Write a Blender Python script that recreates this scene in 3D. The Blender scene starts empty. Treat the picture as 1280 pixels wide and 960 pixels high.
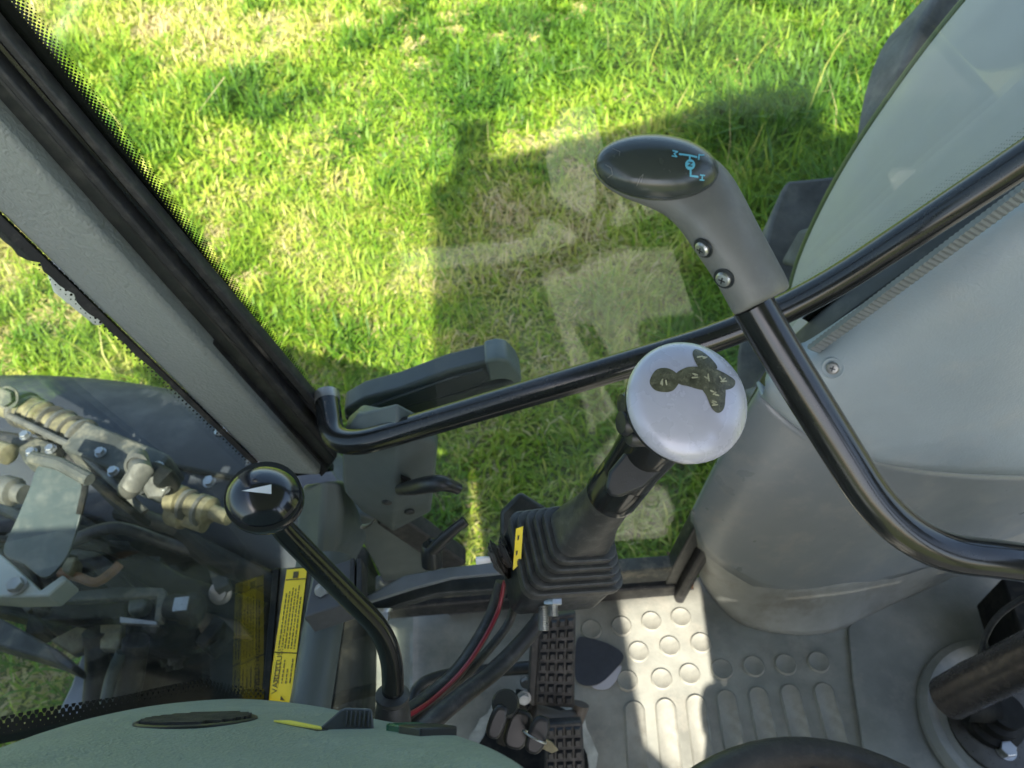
import bpy, bmesh, math, random
import numpy as np
from mathutils import Vector, Matrix, Quaternion
from mathutils.bvhtree import BVHTree
random.seed(7); np.random.seed(7)
scene = bpy.context.scene
COL = scene.collection

# ------------------------------------------------------------------ camera
# X = towards the rear of the tractor, Y = out of its right-hand door, Z up; cab floor at z = 0
FPX = 961.0; CX, CY = 640.0, 480.0; CAMZ = 1.25
NAD = (720.0, 1283.0)
_d = Vector(((NAD[0]-CX)/FPX, -(NAD[1]-CY)/FPX, -1)).normalized()
_up = -_d; _fw = Vector((0, 0, -1)); _y = (_fw - _up*_fw.dot(_up)).normalized(); _x = _y.cross(_up)
ROT = Matrix((_x, _y, _up))
CAM = Vector((0, 0, CAMZ))
cam_data = bpy.data.cameras.new('camera'); cam = bpy.data.objects.new('camera', cam_data); COL.objects.link(cam)
cam.matrix_world = Matrix.Translation(CAM) @ ROT.to_4x4()
cam_data.sensor_width = 36; cam_data.lens = 36*FPX/1280
cam_data.clip_start = 0.01; cam_data.clip_end = 200
cam_data.dof.use_dof = True; cam_data.dof.focus_distance = 0.52; cam_data.dof.aperture_fstop = 13
scene.camera = cam
# ------------------------------------------------------------------ sky, sun, exposure
SUN_EL = math.radians(46.0)
SUN_TRAVEL = Vector((0.085, math.cos(SUN_EL), -math.sin(SUN_EL))).normalized()
world = bpy.data.worlds.new('World'); scene.world = world; world.use_nodes = True
nt = world.node_tree; bg = nt.nodes['Background']
sky = nt.nodes.new('ShaderNodeTexSky'); sky.sky_type = 'NISHITA'; sky.sun_disc = False
sky.sun_elevation = SUN_EL; sky.sun_rotation = math.radians(180)
sky.dust_density = 2.0
nt.links.new(sky.outputs[0], bg.inputs[0]); bg.inputs[1].default_value = 0.15
sl = bpy.data.lights.new('sun', 'SUN'); sl.energy = 4.8; sl.angle = math.radians(0.9); sl.color = (1, 0.94, 0.84)
sun = bpy.data.objects.new('sun', sl); COL.objects.link(sun)
sun.rotation_euler = SUN_TRAVEL.to_track_quat('-Z', 'Y').to_euler(); sun.location = (0, -4, 5)
scene.view_settings.view_transform = 'Standard'; scene.view_settings.look = 'None'
scene.view_settings.exposure = 1.65; scene.view_settings.gamma = 1.0; scene.view_settings.use_curve_mapping = False
scene.render.resolution_x = 1024; scene.render.resolution_y = 768
scene.render.engine = 'CYCLES'
scene.cycles.max_bounces = 8; scene.cycles.transparent_max_bounces = 12

# ------------------------------------------------------------------ layout helpers (photo point -> place in the cab)
def ray(u, v): return ROT @ Vector(((u-CX)/FPX, -(v-CY)/FPX, -1))
def P(u, v, d): return CAM + ray(u, v)*d
def PX(u, v, x): r = ray(u, v); return CAM + r*(x/r.x)
def PY(u, v, y): r = ray(u, v); return CAM + r*(y/r.y)
def PZ(u, v, z): r = ray(u, v); return CAM + r*((z-CAMZ)/r.z)
VIEW = (ROT @ Vector((0, 0, -1)))           # viewing direction
IMR = ROT @ Vector((1, 0, 0)); IMU = ROT @ Vector((0, 1, 0))

# ------------------------------------------------------------------ materials
MATS = {}
def mat(name, col, rough=0.5, metal=0.0, var=0.12, vscale=6.0, bump=0.0, bscale=300.0, btype='noise', spec=0.5,
        dirt=None, dirt_amt=0.0, dirt_scale=9.0, rvar=0.1, coat=0.0, col2=None):
    if name in MATS: return MATS[name]
    m = bpy.data.materials.new(name); m.use_nodes = True; t = m.node_tree; N = t.nodes; L = t.links
    b = N['Principled BSDF']; b.inputs['Metallic'].default_value = metal
    b.inputs['Specular IOR Level'].default_value = spec; b.inputs['Coat Weight'].default_value = coat
    b.inputs['Coat Roughness'].default_value = 0.06
    tc = N.new('ShaderNodeTexCoord')
    n1 = N.new('ShaderNodeTexNoise'); n1.inputs['Scale'].default_value = vscale; n1.inputs['Detail'].default_value = 6
    n1.inputs['Roughness'].default_value = 0.6
    L.new(tc.outputs['Object'], n1.inputs['Vector'])
    r = N.new('ShaderNodeValToRGB')
    c0 = [max(0, c*(1-var)) for c in col]; c1 = [min(1, c*(1+var)) for c in (col2 or col)]
    r.color_ramp.elements[0].position = 0.32; r.color_ramp.elements[1].position = 0.68
    r.color_ramp.elements[0].color = (*c0, 1); r.color_ramp.elements[1].color = (*c1, 1)
    L.new(n1.outputs['Fac'], r.inputs['Fac'])
    colout = r.outputs['Color']
    if dirt:
        n3 = N.new('ShaderNodeTexNoise'); n3.inputs['Scale'].default_value = dirt_scale; n3.inputs['Detail'].default_value = 10
        n3.inputs['Roughness'].default_value = 0.72; L.new(tc.outputs['Object'], n3.inputs['Vector'])
        r3 = N.new('ShaderNodeValToRGB'); r3.color_ramp.elements[0].position = 0.5; r3.color_ramp.elements[1].position = 0.72
        r3.color_ramp.elements[0].color = (0, 0, 0, 1); r3.color_ramp.elements[1].color = (dirt_amt,)*3+(1,)
        L.new(n3.outputs['Fac'], r3.inputs['Fac'])
        mx = N.new('ShaderNodeMixRGB'); mx.inputs['Color2'].default_value = (*dirt, 1)
        L.new(r3.outputs['Color'], mx.inputs['Fac']); L.new(colout, mx.inputs['Color1']); colout = mx.outputs['Color']
    L.new(colout, b.inputs['Base Color'])
    mr = N.new('ShaderNodeMapRange'); mr.inputs['From Min'].default_value = 0.3; mr.inputs['From Max'].default_value = 0.7
    mr.inputs['To Min'].default_value = max(0.02, rough-rvar); mr.inputs['To Max'].default_value = min(1, rough+rvar)
    n4 = N.new('ShaderNodeTexNoise'); n4.inputs['Scale'].default_value = vscale*5; n4.inputs['Detail'].default_value = 5
    L.new(tc.outputs['Object'], n4.inputs['Vector']); L.new(n4.outputs['Fac'], mr.inputs['Value'])
    L.new(mr.outputs[0], b.inputs['Roughness'])
    if bump:
        bp = N.new('ShaderNodeBump'); bp.inputs['Strength'].default_value = bump; bp.inputs['Distance'].default_value = 0.004 if btype == 'leather' else 0.002
        if btype == 'leather':
            vo = N.new('ShaderNodeTexVoronoi'); vo.feature = 'SMOOTH_F1'; vo.inputs['Scale'].default_value = bscale
            nn = N.new('ShaderNodeTexNoise'); nn.inputs['Scale'].default_value = bscale*0.35; nn.inputs['Detail'].default_value = 3
            L.new(tc.outputs['Object'], nn.inputs['Vector'])
            vm = N.new('ShaderNodeVectorMath'); vm.operation = 'MULTIPLY_ADD'; vm.inputs[1].default_value = (0.012,)*3
            L.new(nn.outputs['Color'], vm.inputs[0]); L.new(tc.outputs['Object'], vm.inputs[2])
            L.new(vm.outputs[0], vo.inputs['Vector']); L.new(vo.outputs['Distance'], bp.inputs['Height'])
        else:
            nn = N.new('ShaderNodeTexNoise'); nn.inputs['Scale'].default_value = bscale; nn.inputs['Detail'].default_value = 6
            L.new(tc.outputs['Object'], nn.inputs['Vector']); L.new(nn.outputs['Fac'], bp.inputs['Height'])
        L.new(bp.outputs[0], b.inputs['Normal'])
    MATS[name] = m
    return m

def glass_mat(name, tint, rough=0.0, dust=0.03, ior=1.5):
    m = bpy.data.materials.new(name); m.use_nodes = True; t = m.node_tree; N = t.nodes; L = t.links
    for n in list(N): N.remove(n)
    out = N.new('ShaderNodeOutputMaterial'); tr = N.new('ShaderNodeBsdfTransparent'); tr.inputs[0].default_value = (*tint, 1)
    gl = N.new('ShaderNodeBsdfGlossy'); gl.inputs['Roughness'].default_value = rough
    fr = N.new('ShaderNodeFresnel')
    ge = N.new('ShaderNodeNewGeometry'); io = N.new('ShaderNodeMapRange'); io.inputs['To Min'].default_value = ior; io.inputs['To Max'].default_value = 1/ior
    L.new(ge.outputs['Backfacing'], io.inputs['Value']); L.new(io.outputs[0], fr.inputs['IOR'])   # unrefracted pane: same reflectance on both faces
    mx = N.new('ShaderNodeMixShader'); L.new(fr.outputs[0], mx.inputs[0]); L.new(tr.outputs[0], mx.inputs[1]); L.new(gl.outputs[0], mx.inputs[2])
    # dust: a fine film plus sparse specks
    df = N.new('ShaderNodeBsdfDiffuse'); df.inputs[0].default_value = (0.55, 0.53, 0.47, 1)
    tc = N.new('ShaderNodeTexCoord')
    sp = N.new('ShaderNodeTexVoronoi'); sp.inputs['Scale'].default_value = 130; L.new(tc.outputs['Object'], sp.inputs['Vector'])
    r1 = N.new('ShaderNodeValToRGB'); r1.color_ramp.elements[0].position = 0.05; r1.color_ramp.elements[0].color = (0.45,)*3+(1,)
    r1.color_ramp.elements[1].position = 0.13; r1.color_ramp.elements[1].color = (0, 0, 0, 1); L.new(sp.outputs['Distance'], r1.inputs[0])
    nz = N.new('ShaderNodeTexNoise'); nz.inputs['Scale'].default_value = 9; nz.inputs['Detail'].default_value = 8; L.new(tc.outputs['Object'], nz.inputs['Vector'])
    r2 = N.new('ShaderNodeValToRGB'); r2.color_ramp.elements[0].position = 0.4; r2.color_ramp.elements[0].color = (dust*0.4,)*3+(1,)
    r2.color_ramp.elements[1].position = 0.75; r2.color_ramp.elements[1].color = (dust*1.6,)*3+(1,); L.new(nz.outputs['Fac'], r2.inputs[0])
    sm = N.new('ShaderNodeMath'); sm.operation = 'MULTIPLY'; sm.inputs[1].default_value = dust*10; sm.use_clamp = True
    L.new(r1.outputs[0], sm.inputs[0])
    ad = N.new('ShaderNodeMath'); ad.operation = 'ADD'; ad.use_clamp = True; L.new(sm.outputs[0], ad.inputs[0]); L.new(r2.outputs[0], ad.inputs[1])
    m2 = N.new('ShaderNodeMixShader'); L.new(ad.outputs[0], m2.inputs[0]); L.new(mx.outputs[0], m2.inputs[1]); L.new(df.outputs[0], m2.inputs[2])
    L.new(m2.outputs[0], out.inputs['Surface'])
    return m

def frit_mat(name, pitch, v_solid, v_end):
    """black ceramic dots printed on the glass edge; UV in metres: u along the edge, v across (0 = pane edge)"""
    m = bpy.data.materials.new(name); m.use_nodes = True; t = m.node_tree; N = t.nodes; L = t.links
    for n in list(N): N.remove(n)
    out = N.new('ShaderNodeOutputMaterial')
    b = N.new('ShaderNodeBsdfPrincipled'); b.inputs['Base Color'].default_value = (0.010, 0.012, 0.010, 1); b.inputs['Roughness'].default_value = 0.12
    tr = N.new('ShaderNodeBsdfTransparent')
    uv = N.new('ShaderNodeUVMap')
    mp = N.new('ShaderNodeMapping'); mp.inputs['Rotation'].default_value = (0, 0, math.radians(45)); mp.inputs['Scale'].default_value = (1/pitch, 1/pitch, 1)
    L.new(uv.outputs[0], mp.inputs['Vector'])
    fr = N.new('ShaderNodeVectorMath'); fr.operation = 'FRACTION'; L.new(mp.outputs[0], fr.inputs[0])
    ds = N.new('ShaderNodeVectorMath'); ds.operation = 'DISTANCE'; ds.inputs[1].default_value = (0.5, 0.5, 0); L.new(fr.outputs[0], ds.inputs[0])
    sx = N.new('ShaderNodeSeparateXYZ'); L.new(uv.outputs[0], sx.inputs[0])
    mr = N.new('ShaderNodeMapRange'); mr.inputs['From Min'].default_value = v_solid; mr.inputs['From Max'].default_value = v_end
    mr.inputs['To Min'].default_value = 0.74; mr.inputs['To Max'].default_value = 0.12; L.new(sx.outputs['Y'], mr.inputs['Value'])
    lt = N.new('ShaderNodeMath'); lt.operation = 'LESS_THAN'; L.new(ds.outputs['Value'], lt.inputs[0]); L.new(mr.outputs[0], lt.inputs[1])
    mx = N.new('ShaderNodeMixShader'); L.new(lt.outputs[0], mx.inputs[0]); L.new(tr.outputs[0], mx.inputs[1]); L.new(b.outputs[0], mx.inputs[2])
    L.new(mx.outputs[0], out.inputs['Surface'])
    return m

M_vinyl = mat('grey_vinyl', (0.235, 0.25, 0.235), 0.5, bump=0.32, bscale=280, btype='leather', vscale=5, var=0.06, dirt=(0.30, 0.29, 0.25), dirt_amt=0.12, dirt_scale=40)
M_dash = mat('dash_plastic', (0.20, 0.245, 0.22), 0.46, bump=0.45, bscale=420, btype='leather', vscale=5, var=0.07, dirt=(0.30, 0.30, 0.25), dirt_amt=0.15, dirt_scale=25)
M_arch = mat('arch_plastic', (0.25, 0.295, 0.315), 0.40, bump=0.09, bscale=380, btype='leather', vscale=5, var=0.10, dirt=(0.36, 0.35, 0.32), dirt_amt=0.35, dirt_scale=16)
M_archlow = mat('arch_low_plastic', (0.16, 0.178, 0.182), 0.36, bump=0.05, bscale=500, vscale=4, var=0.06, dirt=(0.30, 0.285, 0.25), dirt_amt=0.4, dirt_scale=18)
M_latch = mat('latch_plastic', (0.098, 0.118, 0.115), 0.5, bump=0.08, bscale=500, vscale=8, var=0.07)
M_floor = mat('floor_rubber', (0.235, 0.235, 0.20), 0.62, bump=0.2, bscale=240, vscale=11, var=0.3, dirt=(0.36, 0.33, 0.27), dirt_amt=0.75, dirt_scale=13)
M_cover = mat('floor_cover', (0.205, 0.21, 0.185), 0.5, bump=0.15, bscale=300, vscale=10, var=0.25, dirt=(0.32, 0.30, 0.25), dirt_amt=0.7, dirt_scale=16)
M_stud = mat('floor_stud', (0.25, 0.245, 0.205), 0.6, bump=0.2, bscale=240, vscale=16, var=0.3, dirt=(0.13, 0.115, 0.09), dirt_amt=0.6, dirt_scale=22)
M_skirt = mat('floor_skirt', (0.215, 0.22, 0.20), 0.5, bump=0.15, bscale=200, vscale=9, var=0.25, dirt=(0.10, 0.085, 0.06), dirt_amt=0.8, dirt_scale=10)
M_gloss = mat('black_gloss_paint', (0.012, 0.013, 0.013), 0.16, vscale=20, var=0.2, rvar=0.03, dirt=(0.25, 0.23, 0.2), dirt_amt=0.03, dirt_scale=70)
M_blackp = mat('black_plastic', (0.018, 0.02, 0.022), 0.38, bump=0.06, bscale=600, vscale=20, var=0.2)
M_satin = mat('black_satin_paint', (0.022, 0.025, 0.024), 0.4, bump=0.04, bscale=200, vscale=15, var=0.2, dirt=(0.2, 0.19, 0.16), dirt_amt=0.2, dirt_scale=30)
M_rubber = mat('black_rubber', (0.022, 0.022, 0.023), 0.55, bump=0.12, bscale=400, vscale=15, var=0.2, dirt=(0.22, 0.20, 0.17), dirt_amt=0.25, dirt_scale=60)
M_boot = mat('bellows_rubber', (0.036, 0.036, 0.034), 0.45, bump=0.1, bscale=500, vscale=20, var=0.2, dirt=(0.25, 0.24, 0.21), dirt_amt=0.22, dirt_scale=90)
M_grip = mat('grip_rubber', (0.125, 0.125, 0.12), 0.5, bump=0.04, bscale=900, vscale=25, var=0.12, dirt=(0.21, 0.20, 0.18), dirt_amt=0.45, dirt_scale=45)
M_gripcap = mat('grip_cap', (0.034, 0.041, 0.039), 0.22, vscale=30, var=0.1, rvar=0.06, bump=0.02, bscale=200)
M_ball = mat('knob_plastic', (0.010, 0.011, 0.016), 0.2, vscale=30, var=0.1, rvar=0.05, coat=0.5)
M_silver = mat('silver_cap', (0.43, 0.43, 0.50), 0.27, metal=0.1, vscale=12, var=0.04, rvar=0.06, coat=0.15)
M_worn = mat('worn_patch', (0.075, 0.075, 0.045), 0.35, vscale=160, var=0.5, rvar=0.1, dirt=(0.30, 0.28, 0.18), dirt_amt=0.6, dirt_scale=260)
M_wornmark = mat('worn_mark', (0.40, 0.38, 0.24), 0.4, vscale=200, var=0.35)
M_zinc = mat('zinc', (0.42, 0.43, 0.43), 0.36, metal=0.9, vscale=40, var=0.15)
M_dullmetal = mat('dull_metal', (0.30, 0.29, 0.27), 0.4, metal=0.75, vscale=30, var=0.25, dirt=(0.16, 0.13, 0.1), dirt_amt=0.5, dirt_scale=60)
M_brass = mat('dusty_brass', (0.20, 0.18, 0.105), 0.65, metal=0.3, vscale=40, var=0.45, bump=0.5, bscale=80, dirt=(0.07, 0.065, 0.05), dirt_amt=0.9, dirt_scale=45)
M_yellow = mat('label_yellow', (0.93, 0.70, 0.015), 0.45, vscale=12, var=0.04)
M_ink = mat('label_ink', (0.10, 0.075, 0.02), 0.6)
M_red = mat('cable_red', (0.20, 0.010, 0.02), 0.4)
M_blue = mat('legend_blue', (0.11, 0.40, 0.54), 0.45, var=0.04)
M_white = mat('mark_white', (0.78, 0.78, 0.80), 0.5, var=0.03)
M_yelline = mat('mark_yellow', (0.78, 0.68, 0.10), 0.5, var=0.03)
M_slider = mat('slider_plastic', (0.055, 0.062, 0.075), 0.4, vscale=30, var=0.1, bump=0.05, bscale=500)
M_fender = mat('fender_paint', (0.40, 0.39, 0.385), 0.5, vscale=4, var=0.05, bump=0.05, bscale=160, dirt=(0.36, 0.35, 0.31), dirt_amt=0.35, dirt_scale=8)
M_fenderedge = mat('fender_edge', (0.10, 0.13, 0.05), 0.5)
M_ffender = mat('front_fender_paint', (0.040, 0.045, 0.055), 0.62, spec=0.25, vscale=4, var=0.1, bump=0.04, bscale=120, dirt=(0.2, 0.2, 0.19), dirt_amt=0.3, dirt_scale=8)
M_tyre = mat('tyre_rubber', (0.12, 0.12, 0.115), 0.85, bump=0.8, bscale=70, vscale=14, var=0.4, dirt=(0.24, 0.23, 0.19), dirt_amt=0.6, dirt_scale=25)
M_iron = mat('machine_black', (0.008, 0.009, 0.0085), 0.7, spec=0.2, bump=0.1, bscale=60, vscale=10, var=0.3, dirt=(0.09, 0.08, 0.06), dirt_amt=0.4, dirt_scale=20)
M_irongrey = mat('machine_grey', (0.060, 0.066, 0.062), 0.65, spec=0.25, bump=0.4, bscale=90, vscale=14, var=0.4, dirt=(0.24, 0.22, 0.165), dirt_amt=0.8, dirt_scale=30)
M_plate = mat('plate_grey', (0.045, 0.06, 0.058), 0.45, vscale=8, var=0.1, dirt=(0.3, 0.29, 0.24), dirt_amt=0.2, dirt_scale=30)
M_roof = mat('roof_lining', (0.30, 0.31, 0.30), 0.8, vscale=6, var=0.05)
M_rust = mat('rusty_steel', (0.20, 0.10, 0.045), 0.7, vscale=40, var=0.4, bump=0.3, bscale=150)
M_sill = mat('sill_plate', (0.05, 0.055, 0.065), 0.42, vscale=12, var=0.2, dirt=(0.24, 0.22, 0.19), dirt_amt=0.4, dirt_scale=22)
M_glass = glass_mat('door_glass', (0.935, 0.965, 0.93), 0.0, 0.006)
M_wglass = glass_mat('windscreen_glass', (0.91, 0.95, 0.91), 0.0, 0.011, 1.75)
M_fdoor = frit_mat('frit_door', 0.0027, 0.0, 0.017)
M_frear = frit_mat('frit_rear', 0.0034, 0.003, 0.015)
M_fwind = frit_mat('frit_windscreen', 0.0048, 0.004, 0.030)
M_frit = mat('frit_black', (0.010, 0.012, 0.010), 0.13, var=0.1, rvar=0.03)

# ------------------------------------------------------------------ object helpers
def thing(name, label, cat, loc=(0, 0, 0), group=None):
    o = bpy.data.objects.new(name, None); COL.objects.link(o); o.empty_display_size = 0.05
    o.location = loc; o['label'] = label; o['category'] = cat
    if group: o['group'] = group
    return o
def attach(o, parent):
    o.parent = parent
    T = Vector(parent.location) if parent.type == 'EMPTY' else Vector((0, 0, 0))   # part meshes are built in scene coordinates
    o.matrix_parent_inverse = Matrix.Translation(-T)
def obj(name, bm, m, parent=None, smooth=True, bevel=0.0, seg=2, kind=None, angle=35, label=None, subsurf=0, solid=0.0):
    bmesh.ops.recalc_face_normals(bm, faces=bm.faces)
    me = bpy.data.meshes.new(name); bm.to_mesh(me); bm.free()
    return objm(name, me, m, parent, smooth, bevel, seg, kind, angle, label, subsurf, solid)
def objm(name, me, m, parent=None, smooth=True, bevel=0.0, seg=2, kind=None, angle=35, label=None, subsurf=0, solid=0.0):
    me.materials.append(m)
    o = bpy.data.objects.new(name, me); COL.objects.link(o)
    if smooth:
        me.polygons.foreach_set('use_smooth', [True]*len(me.polygons))
        if not subsurf: me.set_sharp_from_angle(angle=math.radians(angle))
    if parent: attach(o, parent)
    if solid:
        s = o.modifiers.new('solid', 'SOLIDIFY'); s.thickness = solid; s.offset = -1
    if bevel:
        b = o.modifiers.new('bevel', 'BEVEL'); b.width = bevel; b.segments = seg; b.limit_method = 'ANGLE'; b.angle_limit = math.radians(30)
        b.harden_normals = False
    if subsurf:
        s = o.modifiers.new('sub', 'SUBSURF'); s.levels = subsurf; s.render_levels = subsurf
    if kind: o['kind'] = kind
    if label: o['label'] = label
    return o
def tag(o, label, cat, group=None):
    o['label'] = label; o['category'] = cat
    if group: o['group'] = group
    return o

def frame(n, hint=None):
    n = Vector(n).normalized(); h = Vector(hint) if hint is not None else (Vector((0, 0, 1)) if abs(n.z) < 0.9 else Vector((1, 0, 0)))
    a = (h - n*h.dot(n)).normalized(); b = n.cross(a); return a, b, n

def catmull(pts, n=8, closed=False):
    pts = [Vector(p) for p in pts]; out = []
    N = len(pts)
    rng = range(N if closed else N-1)
    for i in rng:
        if closed: p0, p1, p2, p3 = pts[i-1], pts[i], pts[(i+1) % N], pts[(i+2) % N]
        else:
            p1, p2 = pts[i], pts[i+1]
            p0 = pts[i-1] if i > 0 else p1*2-p2
            p3 = pts[i+2] if i+2 < N else p2*2-p1
        for k in range(n):
            t = k/n
            out.append(0.5*((2*p1)+(p2-p0)*t+(2*p0-5*p1+4*p2-p3)*t*t+(3*p1-p0-3*p2+p3)*t**3))
    if not closed: out.append(pts[-1])
    return out
def fillet(pts, radii, n=7):
    """polyline with rounded corners"""
    pts = [Vector(p) for p in pts]; out = [pts[0]]
    for i in range(1, len(pts)-1):
        p, a, b = pts[i], pts[i-1], pts[i+1]
        r = radii[i-1] if isinstance(radii, (list, tuple)) else radii
        A = p+(a-p).normalized()*min(r, (a-p).length*0.49); B = p+(b-p).normalized()*min(r, (b-p).length*0.49)
        for k in range(n+1):
            t = k/n; out.append((1-t)**2*A+2*t*(1-t)*p+t*t*B)
    out.append(pts[-1]); return out

def add_rings(bm, rings, cap0=True, cap1=True, closed=True):
    vr = [[bm.verts.new(p) for p in r] for r in rings]
    n = len(vr[0])
    for i in range(len(vr)-1):
        for j in range(n if closed else n-1):
            k = (j+1) % n
            bm.faces.new((vr[i][j], vr[i][k], vr[i+1][k], vr[i+1][j]))
    if closed and cap0: bm.faces.new(list(reversed(vr[0])))
    if closed and cap1: bm.faces.new(vr[-1])
    return vr
def add_tube(bm, path, r, seg=14, caps=True, flat=None):
    path = [Vector(p) for p in path]; n = len(path)
    rr = r if isinstance(r, (list, tuple)) else [r]*n
    t0 = (path[1]-path[0]).normalized(); a, b, _ = frame(t0)
    rings = []
    prev = t0
    for i in range(n):
        t = (path[min(i+1, n-1)]-path[max(i-1, 0)]).normalized()
        q = prev.rotation_difference(t); a = q @ a; a = (a-t*a.dot(t)).normalized(); b = t.cross(a); prev = t
        rings.append([path[i]+(a*math.cos(2*math.pi*k/seg)+b*math.sin(2*math.pi*k/seg)*(flat or 1))*rr[i] for k in range(seg)])
    add_rings(bm, rings, caps, caps)
def tube(path, r, seg=14, caps=True, flat=None):
    bm = bmesh.new(); add_tube(bm, path, r, seg, caps, flat); return bm
def add_lathe(bm, prof, o, axis, seg=28, hint=None):
    """prof: list of (radius, height along axis)"""
    a, b, n = frame(axis, hint); o = Vector(o)
    rings = [[o+n*h+(a*math.cos(2*math.pi*k/seg)+b*math.sin(2*math.pi*k/seg))*max(r, 1e-5) for k in range(seg)] for r, h in prof]
    add_rings(bm, rings, True, True)
def lathe(prof, o, axis, seg=28, hint=None):
    bm = bmesh.new(); add_lathe(bm, prof, o, axis, seg, hint); return bm
def add_prism(bm, poly, off):
    poly = [Vector(p) for p in poly]; off = Vector(off)
    A = [bm.verts.new(p) for p in poly]; B = [bm.verts.new(p+off) for p in poly]
    bm.faces.new(A); bm.faces.new(list(reversed(B)))
    for i in range(len(A)):
        j = (i+1) % len(A); bm.faces.new((A[j], A[i], B[i], B[j]))
def prism(poly, off):
    bm = bmesh.new(); add_prism(bm, poly, off); return bm
def add_box(bm, c, a, b, n, ha, hb, hn):
    c = Vector(c); V = []
    for s in (-1, 1):
        for (i, j) in ((-1, -1), (1, -1), (1, 1), (-1, 1)): V.append(bm.verts.new(c+a*ha*i+b*hb*j+n*hn*s))
    for f in ((3, 2, 1, 0), (4, 5, 6, 7), (0, 1, 5, 4), (1, 2, 6, 5), (2, 3, 7, 6), (3, 0, 4, 7)): bm.faces.new([V[k] for k in f])
def box(c, a, b, n, ha, hb, hn):
    bm = bmesh.new(); add_box(bm, c, a, b, n, ha, hb, hn); return bm
AX = Vector((1, 0, 0)); AY = Vector((0, 1, 0)); AZ = Vector((0, 0, 1))
def abox(x0, x1, y0, y1, z0, z1):
    return box(((x0+x1)/2, (y0+y1)/2, (z0+z1)/2), AX, AY, AZ, (x1-x0)/2, (y1-y0)/2, (z1-z0)/2)
def grid_surface(rows):
    bm = bmesh.new(); vr = [[bm.verts.new(p) for p in r] for r in rows]
    for i in range(len(vr)-1):
        for j in range(len(vr[0])-1): bm.faces.new((vr[i][j], vr[i][j+1], vr[i+1][j+1], vr[i+1][j]))
    return bm
def strip_uv(name, edge, inner, m, parent, off):
    """flat printed strip between two polylines; UV in metres"""
    bm = bmesh.new(); uvl = bm.loops.layers.uv.new('UVMap'); s = 0; va = []; vb = []; S = []
    off = Vector(off)
    for i in range(len(edge)):
        if i: s += (Vector(edge[i])-Vector(edge[i-1])).length
        va.append(bm.verts.new(Vector(edge[i])+off)); vb.append(bm.verts.new(Vector(inner[i])+off)); S.append((s, (Vector(inner[i])-Vector(edge[i])).length))
    for i in range(len(edge)-1):
        f = bm.faces.new((va[i], va[i+1], vb[i+1], vb[i]))
        uv = [(S[i][0], 0), (S[i+1][0], 0), (S[i+1][0], S[i+1][1]), (S[i][0], S[i][1])]
        for l, c in zip(f.loops, uv): l[uvl].uv = c
    me = bpy.data.meshes.new(name); bm.to_mesh(me); bm.free()
    return objm(name, me, m, parent, smooth=False)
def hexbolt(name, o, axis, r, h, m, parent, shank=0.0):
    bm = bmesh.new(); add_lathe(bm, [(r*1.25, 0), (r*1.25, h*0.18)], o, axis, 20)
    add_lathe(bm, [(r*0.97, h*0.18), (r, h*0.24), (r, h*0.92), (r*0.9, h)], o, axis, 6)
    if shank: 
        prof = []; hh = h
        while hh < h+shank:
            prof += [(r*0.55, hh), (r*0.5, hh+0.0006)]; hh += 0.0012
        prof += [(r*0.45, h+shank)]
        add_lathe(bm, prof, o, axis, 14)
    return obj(name, bm, m, parent, angle=30)
def screw(name, o, axis, r, parent, m=None):
    """pan head screw with a cross recess, sunk in a dark washer"""
    bm = bmesh.new(); add_lathe(bm, [(r, 0), (r, r*0.25), (r*0.8, r*0.5), (r*0.35, r*0.58), (0.0, r*0.58)], o, axis, 18)
    s = obj(name, bm, m or M_dullmetal, parent)
    a, b, n = frame(axis)
    bm = bmesh.new(); c = Vector(o)+n*r*0.56
    add_box(bm, c, a, b, n, r*0.45, r*0.1, r*0.05); add_box(bm, c+n*r*0.002, b, a, n, r*0.45, r*0.1, r*0.05)
    obj('cross_recess', bm, M_blackp, s, smooth=False)
    return s
def text_bm(txt, size, o, a, b, lift=0.0, surf=None):
    """lettering as mesh: baseline dir a, up dir b, centred on o"""
    c = bpy.data.curves.new('lettering', 'FONT'); c.body = txt; c.size = size; c.align_x = 'CENTER'; c.align_y = 'CENTER'; c.resolution_u = 3
    t = bpy.data.objects.new('lettering', c); COL.objects.link(t)
    dg = bpy.context.evaluated_depsgraph_get(); me = bpy.data.meshes.new_from_object(t.evaluated_get(dg))
    bpy.data.objects.remove(t); bpy.data.curves.remove(c)
    bm = bmesh.new(); bm.from_mesh(me); bpy.data.meshes.remove(me)
    for v in bm.verts:
        x, y = v.co.x, v.co.y
        p = Vector(o)+Vector(a)*x+Vector(b)*y
        v.co = surf(p) if surf else p+Vector(a).cross(Vector(b)).normalized()*lift
    return bm
def bvh_of(o):
    dg = bpy.context.evaluated_depsgraph_get(); e = o.evaluated_get(dg); bm = bmesh.new(); bm.from_mesh(e.to_mesh())
    bm.transform(o.matrix_world); t = BVHTree.FromBMesh(bm); bm.free(); return t
def onto(t, u, v):
    loc, n, i, d = t.ray_cast(CAM, ray(u, v).normalized())
    if loc is None: return P(u, v, 0.55), -VIEW
    if n.dot(ray(u, v)) > 0: n = -n
    return loc, n

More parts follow.
